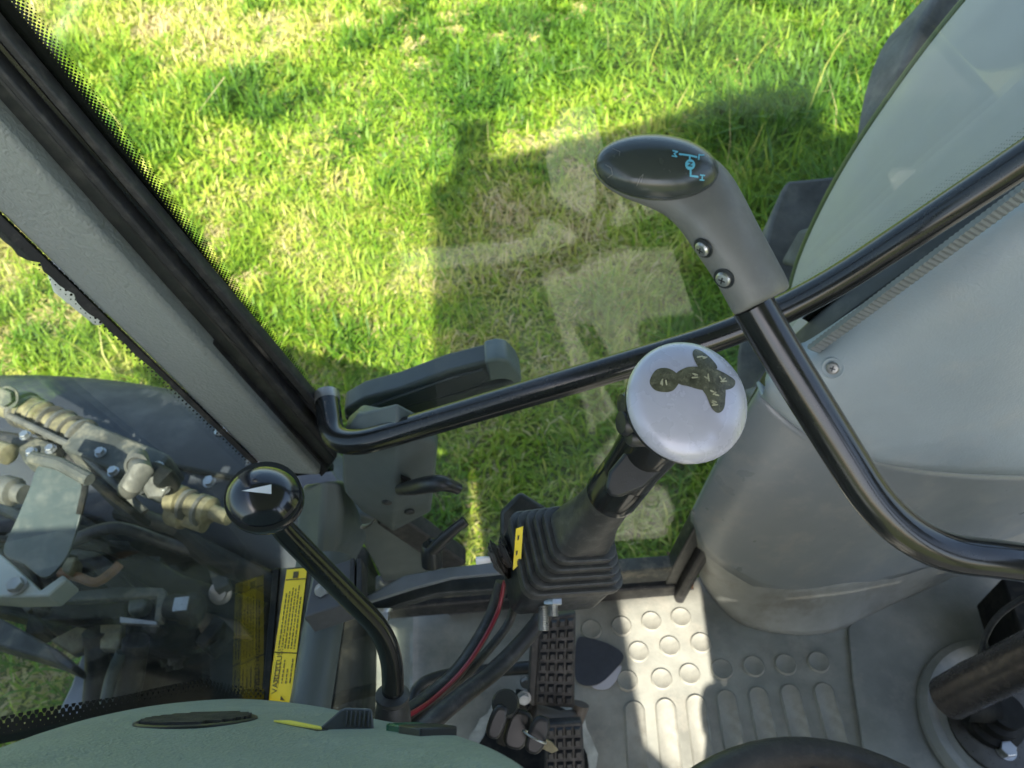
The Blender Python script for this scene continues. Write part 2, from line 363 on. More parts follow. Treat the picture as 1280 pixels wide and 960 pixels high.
# ================================================================== GROUND AND GRASS
GZ = -1.0
def ground():
    bm = bmesh.new(); n = 90; S = 60.0
    xs = [math.copysign(abs(t)**2.2, t)*S for t in np.linspace(-1, 1, n)]
    rows = []
    for y in xs: rows.append([Vector((x, y, GZ+0.02*math.sin(x*1.7+y*0.6)*math.cos(y*1.3))) for x in xs])
    bm.free(); bm = grid_surface(rows)
    m = bpy.data.materials.new('turf_soil'); m.use_nodes = True; N = m.node_tree.nodes; L = m.node_tree.links; b = N['Principled BSDF']
    b.inputs['Roughness'].default_value = 0.95
    tc = N.new('ShaderNodeTexCoord'); n1 = N.new('ShaderNodeTexNoise'); n1.inputs['Scale'].default_value = 3.0; n1.inputs['Detail'].default_value = 12; n1.inputs['Roughness'].default_value = 0.75
    L.new(tc.outputs['Object'], n1.inputs['Vector']); r = N.new('ShaderNodeValToRGB')
    e = r.color_ramp.elements; e[0].position = 0.35; e[0].color = (0.05, 0.085, 0.015, 1); e[1].position = 0.72; e[1].color = (0.20, 0.17, 0.07, 1)
    k = e.new(0.5); k.color = (0.12, 0.15, 0.035, 1)
    L.new(n1.outputs['Fac'], r.inputs[0]); L.new(r.outputs[0], b.inputs['Base Color'])
    o = obj('ground', bm, m, kind='structure'); o['label'] = 'mown turf with dry patches beside the tractor'
    return o
ground()

def grass_material():
    m = bpy.data.materials.new('grass_blades'); m.use_nodes = True; N = m.node_tree.nodes; L = m.node_tree.links
    b = N['Principled BSDF']; b.inputs['Roughness'].default_value = 0.5; b.inputs['Specular IOR Level'].default_value = 0.3
    at = N.new('ShaderNodeAttribute'); at.attribute_name = 'tone'
    r = N.new('ShaderNodeValToRGB'); e = r.color_ramp.elements
    e[0].position = 0.0; e[0].color = (0.055, 0.14, 0.010, 1)
    e[1].position = 1.0; e[1].color = (0.62, 0.49, 0.27, 1)
    for p, c in ((0.35, (0.125, 0.25, 0.016)), (0.62, (0.28, 0.40, 0.03)), (0.80, (0.46, 0.47, 0.085))):
        k = e.new(p); k.color = (*c, 1)
    L.new(at.outputs['Fac'], r.inputs[0]); L.new(r.outputs[0], b.inputs['Base Color'])
    tl = N.new('ShaderNodeBsdfTranslucent'); L.new(r.outputs[0], tl.inputs[0])
    mx = N.new('ShaderNodeMixShader'); mx.inputs[0].default_value = 0.35
    L.new(b.outputs[0], mx.inputs[1]); L.new(tl.outputs[0], mx.inputs[2]); L.new(mx.outputs[0], N['Material Output'].inputs['Surface'])
    return m
def vnoise(x, y, seed, sc):
    rng = np.random.RandomState(seed); G = rng.rand(64, 64)
    x = x*sc; y = y*sc; xi = np.floor(x).astype(int); yi = np.floor(y).astype(int); fx = x-xi; fy = y-yi
    fx = fx*fx*(3-2*fx); fy = fy*fy*(3-2*fy)
    g = lambda i, j: G[i % 64, j % 64]
    return (g(xi, yi)*(1-fx)+g(xi+1, yi)*fx)*(1-fy)+(g(xi, yi+1)*(1-fx)+g(xi+1, yi+1)*fx)*fy
def grass():
    rng = np.random.RandomState(3)
    def region(x0, x1, y0, y1, dens): 
        n = int((x1-x0)*(y1-y0)*dens); return np.stack([rng.uniform(x0, x1, n), rng.uniform(y0, y1, n)], 1)
    pts = np.concatenate([region(-3.0, 3.2, 0.75, 3.2, 8000), region(-4.0, 4.2, 3.2, 6.6, 4500), region(-4.2, -1.0, -0.9, 0.75, 2500), region(-8, 9, 6.6, 12, 600)])
    x, y = pts[:, 0], pts[:, 1]; n = len(x)
    clump = vnoise(x, y, 1, 2.3)*0.55+vnoise(x, y, 2, 6.0)*0.3+vnoise(x, y, 5, 16.0)*0.15
    tall = vnoise(x, y, 9, 1.6)
    dry = vnoise(x+9, y+4, 4, 1.7)*0.45+vnoise(x, y, 6, 5.2)*0.35+vnoise(x, y, 8, 15)*0.2
    pch = vnoise(x+3, y+7, 12, 0.9)
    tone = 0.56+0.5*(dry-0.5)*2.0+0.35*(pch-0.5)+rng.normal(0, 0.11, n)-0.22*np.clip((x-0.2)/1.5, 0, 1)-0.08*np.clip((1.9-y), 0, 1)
    spots = vnoise(x+1.3, y+2.1, 21, 3.4)*0.6+vnoise(x, y, 22, 9.0)*0.4
    straw = ((spots > 0.70) & (rng.rand(n) < 0.85)) | ((dry > 0.62) & (rng.rand(n) < 0.30)) | ((x < -0.9) & (y < 1.2) & (rng.rand(n) < 0.75))
    straw &= ~((x > -0.35) & (y < 3.4) & (rng.rand(n) < 0.6))  # straw thinned inside the cab's shadow: greener shade tone put into the colour
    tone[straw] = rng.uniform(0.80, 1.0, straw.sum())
    tuft = (vnoise(x+5, y+1, 31, 2.8)*0.65+vnoise(x, y, 32, 7.5)*0.35) > 0.68
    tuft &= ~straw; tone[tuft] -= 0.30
    h = (0.032+0.075*clump**1.4+0.07*np.clip(tall-0.5, 0, 1)*2)*rng.uniform(0.45, 1.5, n)
    h[tuft] *= 1.7
    h *= 1+0.7*np.clip((x-0.3), 0, 1)*0.8
    h[straw] *= 0.75
    w = rng.uniform(0.0024, 0.0056, n)*(1+0.5*(y > 3.2))
    broad = (rng.rand(n) < 0.012) | ((vnoise(x, y, 41, 4.0) > 0.8) & (rng.rand(n) < 0.10)); w[broad] *= 3.2; h[broad] *= 0.6; tone[broad & ~straw] = 0.42
    stalk = rng.rand(n) < 0.004; h[stalk] *= 2.2; w[stalk] *= 0.5; tone[stalk] = rng.uniform(0.7, 1.0, stalk.sum())
    yaw = rng.uniform(0, 2*np.pi, n); lean = np.clip(rng.normal(0.85, 0.42, n), 0.05, 1.5); 
    lean[straw] = rng.uniform(1.0, 1.55, straw.sum())
    bend = lean+rng.uniform(0.15, 0.9, n)
    dx, dy = np.cos(yaw), np.sin(yaw); px, py = -dy, dx
    z0 = GZ+0.02*np.sin(x*1.7+y*0.6)*np.cos(y*1.3)-0.004
    V = np.zeros((n, 5, 3), np.float32)
    s1 = h*0.55; s2 = h*0.6
    mx_, my_, mz_ = x+dx*np.sin(lean)*s1, y+dy*np.sin(lean)*s1, z0+np.cos(lean)*s1+0.004
    tx_, ty_, tz_ = mx_+dx*np.sin(bend)*s2, my_+dy*np.sin(bend)*s2, mz_+np.cos(bend)*s2
    for i, (cx, cy, cz, ww) in enumerate(((x, y, z0, w*0.8), (mx_, my_, mz_, w))):
        V[:, 2*i, 0] = cx-px*ww; V[:, 2*i, 1] = cy-py*ww; V[:, 2*i, 2] = cz
        V[:, 2*i+1, 0] = cx+px*ww; V[:, 2*i+1, 1] = cy+py*ww; V[:, 2*i+1, 2] = cz
    V[:, 4, 0] = tx_; V[:, 4, 1] = ty_; V[:, 4, 2] = np.maximum(tz_, z0+0.006)
    base = (np.arange(n)*5)[:, None]
    q = (base+np.array([[0, 1, 3, 2]])).astype(np.int32); t = (base+np.array([[2, 3, 4]])).astype(np.int32)
    me = bpy.data.meshes.new('grass'); me.vertices.add(n*5); me.vertices.foreach_set('co', V.reshape(-1))
    me.loops.add(n*7); me.loops.foreach_set('vertex_index', np.concatenate([q, t], 1).reshape(-1))
    me.polygons.add(n*2)
    st = (np.arange(n)*7)[:, None]+np.array([[0, 4]]); me.polygons.foreach_set('loop_start', st.reshape(-1).astype(np.int32))
    me.polygons.foreach_set('loop_total', np.tile([4, 3], n).astype(np.int32))
    me.update(calc_edges=True)
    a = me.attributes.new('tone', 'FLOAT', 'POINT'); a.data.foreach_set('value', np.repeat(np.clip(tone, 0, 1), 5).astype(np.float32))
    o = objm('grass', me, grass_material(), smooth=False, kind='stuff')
    tag(o, 'short bright green lawn grass with dry straw patches outside the door', 'grass')
grass()

# ================================================================== CAB FLOOR
def floor_outline(pix): return [PZ(u, v, 0) for u, v in pix]
fl = [(-0.27, 0.575, 0), (0.30, 0.575, 0), (0.36, 0.56, 0), (1.3, 0.62, 0), (1.3, -0.95, 0), (-0.23, -0.95, 0)]
floor = obj('floor', prism(fl, (0, 0, -0.04)), M_floor, kind='structure', smooth=False)
floor['label'] = 'grey green rubber cab floor with raised studs and ribs'
# studs and ribs moulded in the mat
def shared(name, me, loc, parent, rotz=0, scale=1.0):
    o = bpy.data.objects.new(name, me); COL.objects.link(o); attach(o, parent)
    o.location = loc; o.rotation_euler = (0, 0, rotz); o.scale = (scale, scale, 1); return o
bm = lathe([(0.0172, 0), (0.0166, 0.0022), (0.0152, 0.0034), (0.0146, 0.0028), (0.0, 0.0028)], (0, 0, 0), AZ, 24)
stud_me = bpy.data.meshes.new('stud'); bmesh.ops.recalc_face_normals(bm, faces=bm.faces); bm.to_mesh(stud_me); bm.free(); stud_me.materials.append(M_stud)
stud_me.polygons.foreach_set('use_smooth', [True]*len(stud_me.polygons)); stud_me.set_sharp_from_angle(angle=math.radians(50))
for (u, v) in [(739, 787), (777, 783), (814, 777), (851, 772), (760, 821), (798, 815), (837, 808), (876, 804), (784, 851), (827, 849), (862, 843), (902, 837), (942, 833), (982, 831), (1023, 828)]:
    shared('stud', stud_me, PZ(u, v, 0), floor)
def rib_mesh(L):
    w = 0.0150; out = []
    for k in range(13): a = math.pi*k/12; out.append((w*math.cos(a), w*math.sin(a)))
    for k in range(13): a = math.pi+math.pi*k/12; out.append((w*math.cos(a), -L+w*math.sin(a)))
    def off(d, z): return [Vector((x*(1-d/w), (y if y > -L/2 else y+L)*(1-d/w)+(0 if y > -L/2 else -L), z)) for x, y in out]
    b = bmesh.new(); add_rings(b, [off(-0.0015, 0), off(0, 0.0026), off(0.0016, 0.0034), off(0.0024, 0.0026)], False, True)
    bmesh.ops.recalc_face_normals(b, faces=b.faces); me = bpy.data.meshes.new('tread_rib'); b.to_mesh(me); b.free(); me.materials.append(M_stud)
    me.polygons.foreach_set('use_smooth', [True]*len(me.polygons)); me.set_sharp_from_angle(angle=math.radians(50)); return me
rib_me = rib_mesh(0.22)
for (u, v) in [(793, 889), (832, 886), (870, 881), (908, 875), (948, 871), (988, 868), (1030, 866)]:
    p = PZ(u, v, 0); q = PZ(u+ (u-830)*0.055+6, v+60, 0)
    d = p-q; shared('tread_rib', rib_me, p, floor, math.atan2(d.y, d.x)-math.pi/2)
# raised rear cover plate with the lever well
cov = [PZ(1060, 786, 0.006), PZ(1066, 850, 0.006), PZ(1078, 930, 0.006), PZ(1085, 1010, 0.006), (0.47, -0.2, 0.006), (1.25, -0.2, 0.006), (1.25, 0.55, 0.006), PZ(1250, 686, 0.006), PZ(1160, 735, 0.006), PZ(1065, 776, 0.006)]
c_cover = obj('cover_plate', prism(cov, (0, 0, -0.004)), M_cover, floor, bevel=0.003)
c0 = PZ(1262, 905, 0.008)
bm = lathe([(0.128, 0), (0.126, 0.006), (0.116, 0.012), (0.108, 0.010), (0.100, 0.004), (0.090, 0.006), (0.084, 0.003)], c0, AZ, 48)
bmesh.ops.delete(bm, geom=[f for f in bm.faces if len(f.verts) > 4], context='FACES')
obj('well_rim', bm, M_cover, floor)
obj('well_pan', lathe([(0.090, 0.0), (0.088, 0.002), (0.03, 0.003), (0, 0.003)], c0, AZ, 40), M_dullmetal, floor)
# skirting turned up along the wheel arch
skA = [PZ(u, v, 0.002) for u, v in [(862, 690), (878, 722), (902, 757), (935, 781), (985, 791), (1030, 790), (1058, 782), (1090, 766), (1150, 738), (1230, 703), (1330, 664)]]
AB = [(868, 650, .545), (884, 690, .52), (920, 718, .505), (960, 737, .495), (1010, 742, .493), (1060, 735, .495), (1110, 722, .505), (1180, 700, .52), (1290, 660, .55), (1400, 630, .58)]
arch_bottom = [PY(u, v-6, y) for u, v, y in AB]
ca = catmull(skA, 6); cb = catmull([PY(u, v-14, y+0.004) for u, v, y in AB], 6)
def resample(c, n):
    L = [0]
    for i in range(1, len(c)): L.append(L[-1]+(c[i]-c[i-1]).length)
    out = []
    for k in range(n):
        s = L[-1]*k/(n-1); i = 0
        while i < len(L)-2 and L[i+1] < s: i += 1
        t = (s-L[i])/max(1e-9, L[i+1]-L[i]); out.append(c[i].lerp(c[i+1], min(1, max(0, t))))
    return out
ca = resample(ca, 60); cb = resample(cb, 60)
rows = []
for k in range(9):
    t = k/8
    rows.append([a.lerp(b, t)+(Vector((0, 0.0, -0.012*math.sin(math.pi*t)))) for a, b in zip(ca, cb)])
obj('skirting', grid_surface(rows), M_skirt, floor, solid=0.004)
# torn opening round the pedal shafts and a worn black patch
tear = []
for k in range(40):
    a = 2*math.pi*k/40; rr = 1+0.06*math.sin(5*a)+random.uniform(-0.05, 0.05)
    tear.append(PZ(665+72*math.cos(a)*rr, 955+82*math.sin(a)*rr, 0.004))
obj('pedal_opening', prism(tear, (0, 0, -0.002)), M_iron, floor, smooth=False)
tear2 = []
for k in range(48):
    a = 2*math.pi*k/48; rr = 1.12+random.uniform(-0.035, 0.05)
    tear2.append(PZ(665+72*math.cos(a)*rr, 955+82*math.sin(a)*rr, 0.0025))
obj('torn_edge', prism(tear2, (0, 0, -0.0015)), mat('torn_foam', (0.42, 0.43, 0.38), 0.8, bump=0.4, bscale=150, var=0.3, vscale=40), floor, smooth=False)
patch = catmull([PZ(u, v, 0.003) for u, v in [(722, 799), (735, 798), (760, 805), (779, 819), (770, 836), (746, 856), (722, 853), (718, 828)]], 5, True)
obj('floor_patch', prism(patch, (0, 0, 0.0016)), mat('patch_black', (0.03, 0.034, 0.042), 0.6, bump=0.1, vscale=30), floor, smooth=False)
bare = catmull([PZ(u, v, 0.002) for u, v in [(738, 846), (760, 842), (776, 832), (773, 846), (760, 861), (742, 860)]], 5, True)
obj('bare_patch', prism(bare, (0, 0, 0.001)), mat('bare_metal', (0.45, 0.44, 0.46), 0.5, var=0.1), floor, smooth=False)

# ================================================================== DOOR
YD = 0.575
door = thing('cab_door', 'framed glass side door with black grab rail looking onto the lawn', 'door', (0, YD, 0))
e1, e2 = PY(35, 0, YD), PY(411, 507, YD)
dirA = (e1-e2).normalized(); A_top = e2+dirA*((1.66-e2.z)/dirA.z)
r_a, r_b, r_c = PY(831, 700, YD), PY(966, 440, YD), PY(1000, 396, YD)
r_d = PY(1285, 178, YD); dB = (r_d-r_c).normalized(); r_top = Vector((r_d.x+0.32, YD, 1.66)); r_e = r_d+dB*0.28
b_l = PY(556, 712, YD)
ins = PY(385, 545, YD)
pane = [A_top+Vector((-0.05, 0, 0)), e2+Vector((-0.045, 0, 0)), PY(480, 690, YD), b_l, r_a, r_b, r_c, r_d, r_e, r_top]
obj('glass_pane', prism(pane, (0, 0.005, 0)), M_glass, door, smooth=False)
# printed edge: a solid black band and a dotted fringe
nA = Vector((-dirA.z, 0, dirA.x)); 
if nA.x < 0: nA = -nA
edge = [A_top.lerp(e2, k/24) for k in range(25)]
obj('frit_band', prism([A_top-nA*0.0130, e2-nA*0.0130, e2-nA*0.045, A_top-nA*0.045], (0, -0.0012, 0)), M_frit, door, smooth=False)
strip_uv('frit_dots', [p-nA*0.0140 for p in edge], [p+nA*0.0015 for p in edge], M_fdoor, door, (0, -0.0016, 0))
redge = [PY(985, 384, YD), PY(1130, 285, YD), PY(1285, 178, YD), r_e+Vector((0, 0, 0.008))]; rin = [PY(972, 370, YD), PY(1124, 262, YD), PY(1285, 154, YD), r_e+Vector((-0.006, 0, 0.024))]
nB = Vector((-dB.z, 0, dB.x))
if nB.z < 0: nB = -nB
strip_uv('frit_dots', redge, rin, M_frear, door, (0, -0.0016, 0))
obj('frit_band', prism([r_c-nB*0.03, r_d-nB*0.03, r_e-nB*0.03, r_e-nB*0.003, r_d-nB*0.003, r_c-nB*0.003], (0, -0.0012, 0)), M_frit, door, smooth=False)
# rear and bottom frame rails with rubber channel
def rail(name, path, wdir, w, y0, y1, m, bev=0.003):
    path = [Vector(p) for p in path]; L = [p for p in path]; Rr = [p+w2 for p, w2 in zip(path, wdir)]
    poly = [Vector((p.x, y0, p.z)) for p in L]+[Vector((p.x, y0, p.z)) for p in reversed(Rr)]
    return obj(name, prism(poly, (0, y1-y0, 0)), m, door, bevel=bev, smooth=True)
rp = fillet([PY(822, 720, YD), PY(840, 680, YD), PY(962, 446, YD), PY(1010, 396, YD), PY(1290, 186, YD), r_e+Vector((0.0, 0, -0.03))], 0.06, 6)
rail('rear_frame', rp, [Vector((0.020, 0, -0.012))]*len(rp), 0.02, YD-0.030, YD-0.002, M_satin)
rail('rear_seal', [p+Vector((0.021, 0, -0.014)) for p in rp], [Vector((0.016, 0, -0.010))]*len(rp), 0.02, YD-0.046, YD-0.006, M_rubber, 0.006)
obj('bottom_frame', prism([Vector((p.x, YD-0.028, p.z)) for p in [PY(470, 716, YD), PY(845, 690, YD), PY(845, 706, YD), PY(470, 735, YD)]], (0, 0.024, 0)), M_irongrey, door, bevel=0.003)
obj('bottom_seal', prism([Vector((p.x, YD-0.034, p.z)) for p in [PY(470, 738, YD), PY(840, 709, YD), PY(840, 722, YD), PY(470, 752, YD)]], (0, 0.03, 0)), M_rubber, door, bevel=0.004)
# fluted strip beside the rear seal
fl0, fl1 = PY(1016, 437, 0.525), PY(1290, 232, 0.505)
fb = bmesh.new(); nfl = 46; dd = (fl1-fl0).normalized(); wv = (Vector((dd.z, 0, -dd.x))).normalized()
for k in range(nfl):
    c = fl0.lerp(fl1, (k+.5)/nfl); add_lathe(fb, [(0.0035, -0.007), (0.0035, 0.007)], c, wv, 8)
obj('fluted_strip', fb, mat('strip_grey', (0.14, 0.155, 0.155), 0.45), door)
# grab rail
rail_pts = [PY(405, 512, .555), PY(424, 512, .535), PY(424, 556, .525), PY(480, 552, .522), PY(700, 478, .520), PY(935, 413, .515), PY(1012, 390, .508), PY(1290, 192, .480), PY(1420, 98, .47)]
rpth = [rail_pts[0], rail_pts[1]]+[]
g = fillet([PY(409, 500, .560), PY(417, 564, .490), PY(975, 399, .485), PY(1300, 186, .470), PY(1500, 50, .455)], [0.055, 0.09, 0.05], 12)
obj('grab_rail', tube(g, 0.0138, 24), M_gloss, door)
obj('rail_foot', lathe([(0.0140, -0.004), (0.0148, 0), (0.0148, 0.008), (0.012, 0.010)], g[0]+Vector((0, 0, 0)), (g[0]-g[1]), 18), M_dullmetal, door)

# latch case on the front edge of the door
def LP(u, v, y): return PY(u, v, y)
lat = thing('door_latch', 'grey green moulded latch case with black lever under the grab rail', 'door latch', LP(485, 590, .5))
# outline rings, top to bottom (horizontal-ish sections seen from above)
def ring_from(pix): return [PY(u, v, y) for u, v, y in pix]
R0 = ring_from([(446, 517, .525), (497, 503, .505), (530, 524, .52), (534, 520, .56), (455, 505, .56)])
R1 = ring_from([(428, 545, .515), (497, 540, .482), (545, 553, .505), (548, 545, .56), (436, 520, .56)])
R2 = ring_from([(428, 598, .510), (497, 606, .482), (541, 618, .502), (543, 606, .56), (432, 575, .56)])
R3 = ring_from([(431, 616, .508), (495, 626, .486), (539, 632, .502), (541, 618, .56), (436, 590, .56)])
R4 = ring_from([(452, 640, .522), (492, 660, .512), (538, 640, .52), (540, 628, .56), (452, 618, .56)])
bm = bmesh.new(); add_rings(bm, [R0, R1, R2, R3, R4])
obj('housing', bm, M_latch, lat, bevel=0.004, seg=3, angle=40)
for (u, v) in ((484, 627), (512, 639)):
    p = PY(u, v, .492 if u < 490 else .5); screw('screw', p+IMU*0.0, (-VIEW+Vector((0, -0.5, -1.0))).normalized(), 0.0065, lat, M_satin)
obj('slot', prism([PY(501, 597, .478), PY(512, 601, .480), PY(522, 612, .486), PY(502, 610, .478)], (0, 0.004, 0)), mat('hole_dark', (0.008, 0.007, 0.006), 0.9), lat, smooth=False)
lev = catmull([PY(500, 612, .470), PY(518, 609, .455), PY(535, 606, .445), PY(552, 604, .440), PY(566, 608, .440), PY(573, 611, .440)], 5)
obj('latch_lever', tube(lev, [0.0065+0.0030*math.sin(math.pi*min(1, k/20)) for k in range(len(lev))], 14), M_blackp, lat)
obj('lever_stub', tube([PY(497, 608, .49), PY(516, 610, .46)], 0.0045, 10), M_rust, lat)
sk = [PY(453+20*math.sin(math.pi*(k/14-.5))*0.9, 640+20*math.cos(math.pi*(k/14-.5)), .53) for k in range(15)]
bm = bmesh.new()
for off_ in (0,):
    rings = []
    for p in sk: rings.append([p+VIEW*dz+IMU*du for dz, du in ((-0.006, 0), (0.012, 0), (0.012, 0.003), (-0.006, 0.003))])
    add_rings(bm, rings)
obj('striker_hoop', bm, M_dullmetal, lat, smooth=False)

# outer pull handle beyond the glass
oh = thing('outside_handle', 'grey moulded outer door pull with dark recessed grip', 'door handle', PY(560, 500, .62))
bm = bmesh.new()
top = [(430, 512), (455, 498), (500, 486), (560, 464), (615, 450), (632, 450), (645, 462), (650, 478)]
bot = [(432, 528), (470, 512), (515, 504), (560, 492), (608, 479), (628, 474), (638, 476), (646, 484)]
rings = []
for (a, b) in zip(top, bot):
    A = PY(*a, .600); B = PY(*b, .600); n_ = Vector((0, 0.03, 0)); rings.append([A, A+n_, B+n_, B])
add_rings(bm, rings)
obj('pull_body', bm, mat('handle_plastic', (0.035, 0.042, 0.042), 0.45, vscale=10, var=0.1), oh, bevel=0.004, seg=3)
bm = prism([PY(u, v, .598) for u, v in [(462, 506), (512, 488), (560, 471), (604, 459), (611, 468), (600, 479), (560, 492), (500, 507)]], (0, -0.004, 0))
obj('grip_recess', bm, M_blackp, oh, bevel=0.002)
bm = prism([PY(u, v, .598) for u, v in [(430, 522), (500, 508), (560, 494), (640, 478), (650, 482), (640, 492), (540, 520), (440, 534)]], (0, 0.024, 0))
obj('pull_lip', bm, M_satin, oh, bevel=0.003)

bm = bmesh.new(); rings = []
for a, b in (((606, 452), (612, 478)), ((622, 448), (628, 475)), ((634, 450), (638, 477)), ((646, 462), (646, 482)), ((652, 476), (650, 487))):
    A = PY(*a, .597); B = PY(*b, .597); rings.append([A, A+Vector((0, .035, 0)), B+Vector((0, .035, 0)), B])
add_rings(bm, rings); obj('end_cap', bm, M_latch, oh, bevel=0.004, seg=3)

# ================================================================== FRONT PILLAR
pil = thing('front_pillar', 'grey vinyl trimmed front cab pillar with black rubber seals', 'pillar', PY(390, 600, .55))
def ext(a, b, zt=1.72):
    d = (a-b).normalized(); return b+d*((zt-b.z)/d.z)
def band(name, p0, p1, q0, q1, y0, y1, m, thick, bevel=0.003, zt=1.72):
    """pillar strip: left edge p0(top)-p1(bottom) at depth y0, right edge q0-q1 at y1"""
    a1, b1 = PY(*p1, y0), PY(*q1, y1); a0, b0 = ext(PY(*p0, y0), a1, zt), ext(PY(*q0, y1), b1, zt)
    return obj(name, prism([a0, a1, b1, b0], (0, thick, 0)), m, pil, bevel=bevel)
band('trim', (0, 268), (336, 592), (75, 240), (402, 596), .545, .530, M_vinyl, 0.03, 0.006)
band('trim_edge', (75, 240), (402, 596), (92, 240), (410, 588), .540, .545, M_rubber, 0.03, 0.002)
band('door_post', (90, 240), (410, 590), (128, 240), (421, 574), .552, .552, M_satin, 0.02, 0.004)
band('seal', (124, 240), (420, 575), (136, 240), (422, 566), .546, .546, M_rubber, 0.02, 0.004)
band('glass_channel', (134, 240), (421, 568), (163, 240), (424, 545), .558, .562, M_gloss, 0.012, 0.002)
band('channel_lip', (160, 240), (423, 548), (172, 240), (425, 538), .556, .556, M_rubber, 0.015, 0.003)
# the pillar's outer steel behind the trim
a1, b1 = PY(345, 600, .57), PY(418, 590, .59)
obj('post_steel', prism([ext(PY(10, 268, .57), a1), a1, b1, ext(PY(150, 240, .59), b1)], (0, 0.012, 0)), M_iron, pil, bevel=0.003)
# ragged rubber seal along the windscreen edge
seal = [ext(PY(0, 268, .546), PY(336, 592, .546)).lerp(PY(336, 592, .546), k/160) for k in range(161)]
wsd = (PY(336, 592, .546)-PY(0, 268, .546)).normalized()
sperp = (-IMR*0.6-IMU*0.8); sperp = (sperp-wsd*sperp.dot(wsd)).normalized()
rr = []
for k, p in enumerate(seal):
    w_ = 0.0045+0.0012*random.random()
    q = p.z
    if 0.70 < q < 0.95: w_ += 0.004*random.random()*(1 if 0.74 < q < 0.92 else .4)
    if 0.835 < q < 0.875: w_ += 0.005
    rr.append(w_)
bm = grid_surface([[p for p in seal], [p+sperp*w_ for p, w_ in zip(seal, rr)]])
obj('ragged_seal', bm, M_rubber, pil, smooth=False, solid=0.004)
# foot cover below the trim
F0 = [PY(u, v, y) for u, v, y in [(345, 600, .56), (405, 590, .53), (428, 600, .52), (430, 618, .52), (420, 600, .58)]]
foot = bmesh.new()
ringsF = [[PY(u, v, y) for u, v, y in r] for r in (
    [(378, 612, .545), (404, 600, .525), (425, 603, .525), (430, 600, .56), (380, 605, .575)],
    [(376, 650, .525), (402, 640, .505), (428, 632, .512), (450, 640, .55), (372, 640, .575)],
    [(372, 690, .500), (398, 690, .475), (425, 680, .480), (460, 672, .53), (372, 690, .56)],
    [(366, 730, .480), (390, 730, .455), (405, 725, .460), (440, 712, .50), (366, 730, .55)])]
add_rings(foot, ringsF)
obj('foot_cover', foot, M_latch, pil, bevel=0.006, seg=3, angle=40)
obj('sill_post', prism([PY(432, 640, .56), PY(478, 650, .56), PY(560, 715, .56), PY(480, 730, .56)], (0, 0.03, 0)), M_latch, pil, bevel=0.004)
obj('post_gasket', prism([PY(470, 655, .552), PY(492, 640, .552), PY(584, 706, .552), PY(560, 716, .552)], (0, 0.03, 0)), M_rubber, pil, bevel=0.004)
sc = PY(347, 578, .543); obj('screw_dimple', lathe([(0.006, 0), (0.0075, 0.0008), (0.008, 0.0)], sc, (0, -1, 0.2), 16), mat('dimple', (0.16, 0.14, 0.10), 0.5), pil)

# ================================================================== WINDSCREEN
WS_A, WS_B = PY(328, 584, .55), PY(0, 268, .55)
ws_n = (WS_B-WS_A).cross(AY).normalized()
def PW(u, v, off=0.0):
    r = ray(u, v); t = (WS_A+ws_n*off-CAM).dot(ws_n)/r.dot(ws_n); return CAM+r*t
ws = thing('windscreen', 'dusty front windscreen pane with dotted black edge above the dash', 'windscreen', PW(337, 800))
w_top = WS_A+(WS_B-WS_A).normalized()*1.3
w_dir = (WS_B-WS_A).normalized()
wt2 = w_top.copy(); wt2.y = -0.9
pn = [w_top, WS_A+AY*0.0, WS_A-w_dir*0.47, WS_A-w_dir*0.47-AY*0.34, PW(300, 866), PW(250, 856), PW(150, 876), PW(60, 893), PW(0, 906), PW(-80, 924), Vector((PW(-80, 924).x, -0.5, PW(-80, 924).z)), wt2]
gth = ws_n if ws_n.x < 0 else -ws_n
obj('glass_pane', prism(pn, gth*0.005), M_wglass, ws, smooth=False)
ed = [PW(u, v) for u, v in [(330, 888), (300, 885), (250, 876), (150, 896), (60, 917), (0, 930), (-90, 948)]]
inn = [PW(u, v) for u, v in [(330, 862), (290, 856), (250, 848), (150, 870), (60, 884), (0, 896), (-90, 914)]]
strip_uv('frit_dots', ed, inn, M_fwind, ws, -gth*0.0015)
strip_uv('frit_dots', [p for p in seal if p.z < 1.0][::8], [p+sperp*0.013 for p in seal if p.z < 1.0][::8], frit_mat('frit_seal', 0.0045, -0.004, 0.014), ws, (0, 0.003, 0))

# lateral rail under the windscreen carrying the yellow warning label
cr = thing('cowl_rail', 'grey steel rail and round tube across the foot of the windscreen', 'rail', PW(370, 800, 0))
l0, l1 = PW(345, 715, 0)-gth*0.006, PW(331, 905, 0)-gth*0.006
def onrail(u, v, dz=0.0):
    """plane through the rail, facing the camera"""
    n_ = (l1-l0).cross(ws_n).normalized(); r = ray(u, v); t = (l0-CAM).dot(n_)/r.dot(n_)
    return CAM+r*(t-dz)
obj('rail_plate', prism([onrail(346, 712), onrail(392, 708), onrail(356, 930), onrail(326, 930)], VIEW*0.006), M_irongrey, cr, bevel=0.002)
obj('round_tube', tube([onrail(415, 700)+VIEW*0.012, onrail(377, 930)+VIEW*0.012], 0.022, 20), M_latch, cr)
obj('edge_strip', prism([onrail(341, 712, 0.004), onrail(349, 712, 0.004), onrail(331, 930, 0.004), onrail(322, 930, 0.004)], VIEW*0.01), M_iron, cr, bevel=0.001)
lab = thing('warning_label', 'yellow two part warning label with black print on the cowl rail', 'label', onrail(360, 790))
def strip_quad(t0, t1, s0, s1, lift):
    A = lambda t, s: onrail(*(np.array((358.5, 712))*(1-t)*(1-s)+np.array((384, 710))*(1-t)*s+np.array((334, 876))*t*(1-s)+np.array((363, 879))*t*s), lift)
    return [A(t0, s0), A(t1, s0), A(t1, s1), A(t0, s1)]
